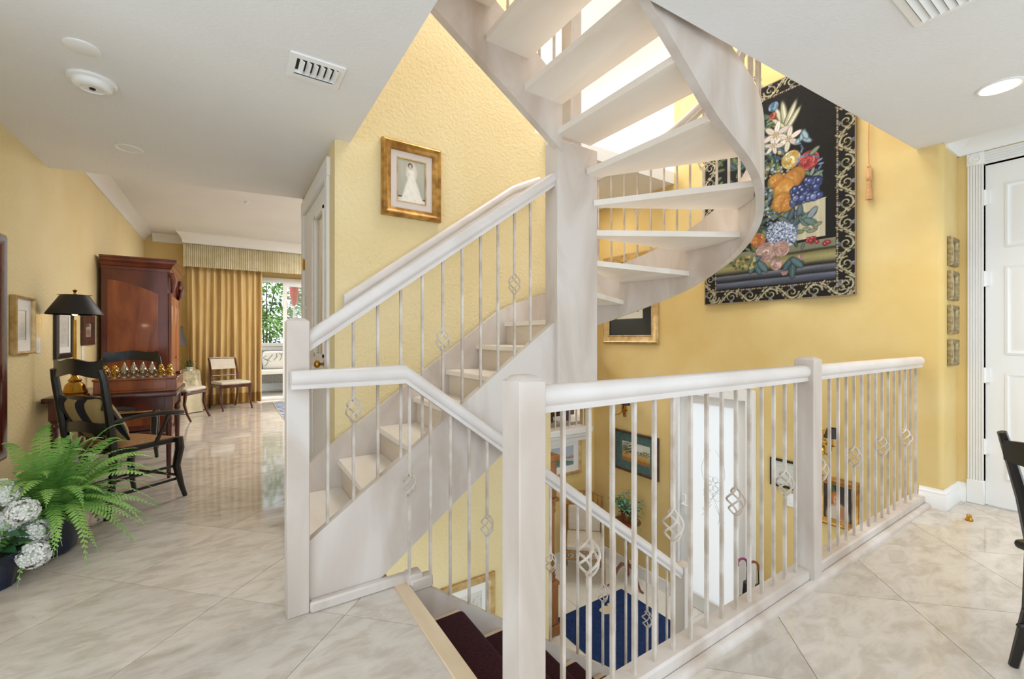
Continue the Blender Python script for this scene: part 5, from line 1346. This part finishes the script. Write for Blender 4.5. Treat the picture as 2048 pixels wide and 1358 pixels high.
def side_chair(label, loc, rz):
    o = thing('side_chair', label, 'chair', loc, rz, 'cream upholstered side chairs'); W, D = .20, .20
    for sx in (-1, 1):
        part(MB().tube([(sx * W, D + .10, 0), (sx * W, D + .02, .22), (sx * W, D, .42), (sx * W, D + .03, .60), (sx * W, D + .10, .80), (sx * W, D + .14, .85)], [.014, .017, .020, .018, .016, .012], 8), 'back_post', M['mahog_dark'], o)
        part(MB().tube([(sx * (W + .02), -D - .09, 0), (sx * (W + .02), -D - .04, .10), (sx * (W + .02), -D + .0, .24), (sx * (W + .02), -D - .01, .36), (sx * (W + .02), -D - .02, .42)], [.013, .015, .019, .024, .024], 8), 'front_leg', M['mahog_dark'], o)
    part(MB().rbox(-W - .03, W + .03, -D - .04, D, .37, .42, .008), 'seat_rail', M['mahog_dark'], o)
    part(MB().rbox(-W - .025, W + .025, -D - .04, D - .01, .415, .47, .025, 3), 'seat_pad', M['cream_fab'], o, 'cream seat pad')
    b = MB(); b.add([(sx * W, y, z) for sx in (-1, 1) for y, z in ((D + .045, .66), (D + .065, .66), (D + .135, .83), (D + .115, .83))], [(0, 1, 2, 3), (7, 6, 5, 4), (0, 4, 5, 1), (1, 5, 6, 2), (2, 6, 7, 3), (3, 7, 4, 0)])
    part(b, 'back_pad', M['cream_fab'], o, 'cream back panel')
    part(MB().tube([(-W, D + .13, .845), (0, D + .15, .85), (W, D + .13, .845)], .012, 8), 'crest_rail', M['mahog_dark'], o); part(MB().tube([(-W, D + .02, .55), (W, D + .02, .55)], .009, 8), 'cross_rail', M['mahog_dark'], o)
    return o
side_chair('mahogany side chair with cream seat in front of gold drape', (.0, 8.72, 0), math.atan2(.37, .93))
side_chair('mahogany side chair with cream seat half hidden by the armoire', (-.62, 7.95, 0), math.radians(62))
tb = thing('draped_side_table', 'round side table under a patterned cloth beside the armoire', 'side table', (-.72, 8.78, 0))
n = 72; V = []
for (r0, z, am) in ((.001, .66, 0), (.27, .66, 0), (.29, .645, 0), (.31, .45, .012), (.345, .18, .022), (.37, .01, .03)):
    for i in range(n):
        w = 2 * math.pi * i / n; r1 = r0 + am * math.sin(w * 9); V.append((r1 * math.cos(w), r1 * math.sin(w), z))
b = MB(); b.add(V, [(k * n + i, k * n + (i + 1) % n, (k + 1) * n + (i + 1) % n, (k + 1) * n + i) for k in range(5) for i in range(n)])
part(b, 'floor_cloth', M['valance'], tb, smooth=60, fix=False)
b = MB(); V = []
for (r0, z, q) in ((.001, .668, 0), (.28, .668, 0), (.30, .655, 0), (.315, .52, 1)):
    for i in range(n):
        w = 2 * math.pi * i / n; V.append((r0 * math.cos(w), r0 * math.sin(w), z - (.10 * abs(math.sin(w * 2)) if q else 0)))
b.add(V, [(k * n + i, k * n + (i + 1) % n, (k + 1) * n + (i + 1) % n, (k + 1) * n + i) for k in range(3) for i in range(n)])
part(b, 'top_cloth', mat('floral_cloth', 'c9b796', '8a8a6a', scale=14, rough=.8), tb, smooth=60, fix=False)
l2 = thing('table_lamp', 'dark table lamp with flared shade on the draped table', 'lamp', (-.74, 8.85, .668))
part(MB().lathe([(.07, 0), (.07, .01), (.03, .03), (.05, .10), (.055, .16), (.03, .24), (.012, .28), (.010, .42)], 16), 'base', M['pot'], l2)
part(MB().lathe([(.16, .40), (.135, .48), (.105, .60), (.09, .72), (.086, .72), (.10, .60), (.13, .48), (.156, .40)], 24), 'shade', mat('dark_taupe_shade', '4a433c', rough=.6), l2)
fg = thing('small_plant', 'small green plant on the draped table', 'plant', (-.55, 8.62, .668)); r_ = random.Random(9); lv = MB()
for i in range(60): leaf_tris(lv, (r_.uniform(-.06, .06), r_.uniform(-.06, .06), r_.uniform(.04, .16)), (r_.uniform(-1, 1), r_.uniform(-1, 1), r_.uniform(-.2, .6)), (0, 0, 1), .06, .03)
part(MB().lathe([(.04, 0), (.055, .06), (.001, .06)], 12), 'pot', M['white_cer'], fg); part(lv, 'foliage', M['leaf_dark'], fg, smooth=0, fix=False)['kind'] = 'stuff'
rg2 = thing('area_rug', 'blue and cream patterned rug on the living room floor', 'rug', (1.9, 8.0, 0))
part(MB().rbox(-1.25, 1.25, -.9, 1.0, 0, .010, .003), 'pile', mat('cream_rug', 'd9d6cc', rough=.95), rg2)
rb = MB()
for i in range(12):
    y = -.85 + i * .155; rb.prism([(-1.24, y), (-1.05, y + .02), (-.75, y + .09), (-.72, y + .12), (-1.0, y + .085), (-1.24, y + .08)], .010, .0115)
part(rb, 'blue_stripe', mat('rug_blue_stripe', '2c5590', rough=.95), rg2)

# ------------------------------------------------------------------ patio
gr = struct(MB().box(-3, 7, 9.62, 20, -.2, -.02), 'floor_patio', M['stone'], 'pale stone patio outside the sliding door', 'patio')
struct(MB().box(4.32, 9, -2, 8, LZ - .3, LZ - .05), 'floor_porch', M['stone'], 'pale stone porch outside the front door', 'porch')
pw = thing('patio_wall', 'low white patio wall with capping behind the outdoor sofa', 'garden wall', (1.2, 11.6, 0))
wpart(MB().box(-2, 5, 11.55, 11.7, -.02, 1.0), 'wall_body', M['white_wall'], pw); wpart(MB().box(-2, 5, 11.5, 11.75, 1.0, 1.07), 'capping', M['white_wall'], pw)
pr = MB().box(-.5, 5, 9.65, 11.0, 2.62, 2.72); single(pr, 'patio_awning', mat('dark_soffit', '5a5450', rough=.8), 'dark flat awning roof over the patio', 'awning')
so = thing('outdoor_sofa', 'grey wicker outdoor sofa on the patio', 'sofa', (1.3, 10.9, 0))
part(MB().rbox(-.95, .95, -.35, .35, .22, .40, .02, 2), 'seat', M['grey_fab'], so); part(MB().rbox(-.95, .95, .22, .38, .40, .92, .04, 2), 'backrest', M['grey_fab'], so)
for sx in (-1, 1): part(MB().rbox(sx * .90 - .07, sx * .90 + .07, -.35, .35, .40, .64, .03, 2), 'arm', M['grey_fab'], so)
for sx in (-.85, 0, .85):
    for sy in (-.3, .3): part(MB().box(sx - .03, sx + .03, sy - .03, sy + .03, -.02, .22), 'leg', M['wood_frame'], so)
part(MB().rbox(-.82, .82, -.34, .2, .40, .50, .03, 2), 'seat_cushion', M['mat_white'], so)
oc = thing('scatter_cushion', 'white outdoor cushion with black scribble print on the sofa', 'cushion', (.85, 10.98, .50))
V_, F_ = cushion_mesh(.52, .40, .14); R2x = Matrix.Rotation(math.radians(80), 3, 'X')
part(MB().add([tuple(R2x @ Vector(v) + Vector((0, 0, .20))) for v in V_], F_), 'pillow', M['mat_white'], oc)
sc_ = MB()
for q in range(5):
    sc_.tube([(-.2 + q * .09 + .05 * math.sin(t * 1.3 + q), -.075 + .01 * (t / 5), .08 + .05 * t + .03 * math.sin(q + t)) for t in range(6)], .005, 5)
part(sc_, 'scribble', M['black_frame'], oc)
def bush(name, label, loc, rx, rz_, n, L, m, seed, cat='shrub', trunk=0.0, group='garden plants beyond the patio'):
    o = thing(name, label, cat, loc, 0, group); r = random.Random(seed); lv = MB()
    for i in range(n):
        w, u = r.uniform(0, 6.28), r.uniform(-1, 1); q = r.uniform(.55, 1) ; s = math.sqrt(1 - u * u)
        p = (rx * q * s * math.cos(w), rx * q * s * math.sin(w) * .7, trunk + rz_ + rz_ * q * u)
        leaf_tris(lv, p, (math.cos(w) + r.uniform(-.6, .6), math.sin(w) + r.uniform(-.6, .6), r.uniform(-.7, .5)), (r.uniform(-.3, .3), r.uniform(-.3, .3), 1), L * r.uniform(.6, 1.3), L * .4)
    part(lv, 'foliage', m, o, smooth=0, fix=False)['kind'] = 'stuff'
    tk = MB()
    for i in range(3): tk.tube([(.05 * i - .05, 0, -.02), (.1 * i - .1, .03 * i, trunk + rz_ * .6), (.25 * i - .25, .05, trunk + rz_ * 1.3)], [.03, .022, .010], 6)
    part(tk, 'stem', M['wood_frame'], o)
bush('garden_shrub', 'pale green leafy shrub behind the low patio wall', (.75, 12.5, 0), .8, .95, 1700, .16, M['leaf_lime'], 1)
bush('garden_shrub', 'tall yellow green shrub beyond the patio door', (2.5, 13.0, 0), .9, 1.1, 1700, .16, M['leaf_lime'], 2)
bush('garden_shrub', 'broad dark green hedge shrub behind the patio', (4.5, 13.4, 0), 1.0, .9, 600, .18, M['leaf_dark'], 3)
bush('garden_shrub', 'dark green shrub at the end of the patio wall', (-1.1, 13.4, 0), .9, 1.0, 600, .18, M['leaf_dark'], 6)
bush('garden_tree', 'tall airy green tree rising above the patio wall', (.9, 14.6, 0), 1.4, 1.3, 2600, .20, M['leaf_lime'], 4, 'tree', 1.2)
bush('garden_tree', 'slender dark green tree far beyond the patio wall', (4.3, 16.5, 0), 1.5, 1.6, 2200, .22, M['leaf_dark'], 5, 'tree', 1.0)
pu = thing('patio_parasol', 'furled red canvas parasol on the patio', 'parasol', (1.27, 11.4, 0))
part(MB().tube([(0, 0, -.02), (0, 0, 2.8)], .02, 8), 'pole', M['trim'], pu); part(MB().lathe([(.02, 1.95), (.05, 2.0), (.09, 2.2), (.10, 2.5), (.05, 2.75), (.01, 2.8)], 10), 'canopy', M['red_fab'], pu)

# ------------------------------------------------------------------ fern and flowers
fp = Vector((-.86, 3.42, 0))
fe = thing('potted_fern', 'large bright green fern in a navy pot on the tiled floor', 'fern', fp)
part(MB().lathe([(.10, 0), (.125, .02), (.14, .14), (.15, .20), (.158, .21), (.158, .225), (.142, .225), (.136, .19), (.001, .19)], 28), 'pot', M['pot'], fe, 'navy blue pot')
part(MB().lathe([(.135, .19), (.08, .205), (.001, .21)], 18), 'soil', M['soil'], fe)
def frond(L, rise, droop, n=32):
    b = MB(); pts = []
    for i in range(n + 1):
        t = i / n; pts.append(Vector((L * (t * .9 + .1 * t * t), 0, rise * math.sin(t * 1.75) - droop * t ** 2.4)))
    b.tube(pts, [.0028 * (1 - .7 * i / n) for i in range(n + 1)], 4)
    for i in range(1, n):
        t = i / n; d = (pts[i + 1] - pts[i]).normalized(); ln = .066 * math.sin(math.pi * min(1, t * .90 + .12)) ** .7 * (1.05 - .55 * t)
        for sgn in (-1, 1):
            p = pts[i] + d * (.004 * sgn); s = Vector((0, sgn, 0)); dd = (s + d * .30 - Vector((0, 0, .12 + .10 * (i % 2)))).normalized(); w = d * .0066
            tip = p + dd * ln; m1 = p + dd * ln * .3 + Vector((0, 0, .003)); m2 = p + dd * ln * .75
            b.add([p - w * .5, m1 - w, m2 - w * .7, tip, m2 + w * .7, m1 + w, p + w * .5], [(0, 1, 5, 6), (1, 2, 4, 5), (2, 3, 4)])
    return b.mesh('frond', 0, False)
rr = random.Random(12)
fm = [frond(.44, .34, .16), frond(.50, .26, .22), frond(.40, .42, .06), frond(.46, .18, .30), frond(.36, .46, .0), frond(.52, .30, .12), frond(.42, .12, .30), frond(.40, .20, .44), frond(.34, .22, .42)]
for i in range(130):
    w = i * 2.399 + rr.uniform(-.2, .2); m_ = fm[rr.randrange(len(fm))]
    o = put(m_, 'frond', M['fern'], fe, (.04 * math.cos(w), .04 * math.sin(w), .20), 0)
    s = rr.uniform(.75, 1.08); 
    if math.cos(w) < -.3: s *= .56
    o.rotation_euler = (rr.uniform(-.25, .25), rr.uniform(-.35, .12), w); o.scale = (s, s, s)
hp = thing('white_hydrangea', 'white hydrangea blooms in a pot in front of the fern', 'flowers', (-.98, 3.10, 0))
part(MB().lathe([(.10, 0), (.13, .16), (.14, .17), (.12, .17), (.001, .15)], 20), 'pot', M['pot'], hp)
rr = random.Random(5); st_ = MB(); lf_ = MB()
for (hx, hy, hz, hr) in ((.05, .02, .44, .062), (.13, -.03, .35, .06), (.15, .06, .21, .062), (-.04, -.02, .38, .06), (-.08, .05, .30, .06), (.0, .10, .36, .055), (.02, -.12, .24, .06), (.17, -.04, .13, .06), (.06, .0, .29, .06), (.10, .12, .29, .055)):
    st_.tube([(0, 0, .14), (hx * .6, hy * .6, hz * .6), (hx, hy, hz)], .004, 5); b = MB()
    b.ball((hx, hy, hz), hr * .62, 10, 8)
    for k_ in range(110):
        u = rr.uniform(-1, 1); w = rr.uniform(0, 6.28); s = math.sqrt(1 - u * u); nv = Vector((s * math.cos(w), s * math.sin(w), u)); c = Vector((hx, hy, hz)) + nv * hr * rr.uniform(.72, 1.05)
        t1 = nv.orthogonal().normalized(); t2 = nv.cross(t1); ro = rr.uniform(0, 1.5)
        for q in range(4):
            an = ro + q * math.pi / 2; d = t1 * math.cos(an) + t2 * math.sin(an); e_ = t1 * -math.sin(an) + t2 * math.cos(an); z = hr * .30
            b.add([c, c + d * z * .6 + e_ * z * .42 + nv * .006, c + d * z + nv * .001, c + d * z * .6 - e_ * z * .42 + nv * .004], [(0, 1, 2, 3)])
    part(b, 'flower_head', M['petal'], hp, smooth=0, fix=False)
for i in range(26): w = rr.uniform(0, 6.28); leaf_tris(lf_, (.05 * math.cos(w), .05 * math.sin(w), rr.uniform(.15, .32)), (math.cos(w), math.sin(w), rr.uniform(-.3, .4)), (0, 0, 1), .13, .08)
part(st_, 'stem', M['stem'], hp); part(lf_, 'leaves', M['leaf_dark'], hp, smooth=0, fix=False)['kind'] = 'stuff'

# ------------------------------------------------------------------ black chair at the right
fwd = Vector((.5476, .8368, 0)); rgt = Vector((.8368, -.5476, 0))
wc = thing('dining_chair', 'black wooden spindle back chair on the tiled floor', 'chair', (2.47, .0, 0), math.atan2(rgt.y, rgt.x) + math.pi / 2)
# local -y = facing (rgt); local +x = away from the camera... checked below
W = .20
for sx in (-1, 1):
    part(MB().tube([(sx * (W + .02), .19 + .045, 0), (sx * W, .19 + .01, .22), (sx * W, .19, .45)], [.014, .019, .019], 8), 'back_leg', M['black_wood'], wc)
    part(MB().tube([(sx * W, .19, .45), (sx * W, .225, .62), (sx * (W + .0), .28, .80), (sx * W, .30, .86)], [.019, .018, .015, .013], 8), 'back_post', M['black_wood'], wc)
    part(MB().tube([(sx * (W + .03), -.22, 0), (sx * W, -.18, .43)], [.013, .019], 8), 'front_leg', M['black_wood'], wc)
part(MB().rbox(-.23, .23, -.23, .23, .43, .465, .015, 2), 'seat', M['black_wood'], wc)
b = MB()
for i in range(9):
    t = i / 4 - 1; x = t * W; y = .285 + .02 * (1 - t * t)
    b.v += [(x, y - .009, .76 - .01 * (1 - t * t)), (x, y + .009, .76 - .01 * (1 - t * t)), (x, y + .016, .83 + .015 * (1 - t * t)), (x, y - .002, .83 + .015 * (1 - t * t))]
b.f = [(i * 4 + j, i * 4 + (j + 1) % 4, i * 4 + 4 + (j + 1) % 4, i * 4 + 4 + j) for i in range(8) for j in range(4)] + [(3, 2, 1, 0), (32, 33, 34, 35)]
part(b, 'crest_rail', M['black_wood'], wc)
for i in range(5): x = -.13 + i * .065; part(MB().tube([(x, .20, .46), (x, .24, .62), (x, .295, .77)], .008, 6), 'spindle', M['black_wood'], wc)
for (p, q) in (((-W, -.2, .2), (W, -.2, .2)), ((-W, .22, .22), (W, .22, .22)), ((-W, -.2, .16), (-W, .24, .16)), ((W, -.2, .16), (W, .24, .16))): part(MB().tube([p, q], .009, 6), 'stretcher', M['black_wood'], wc)
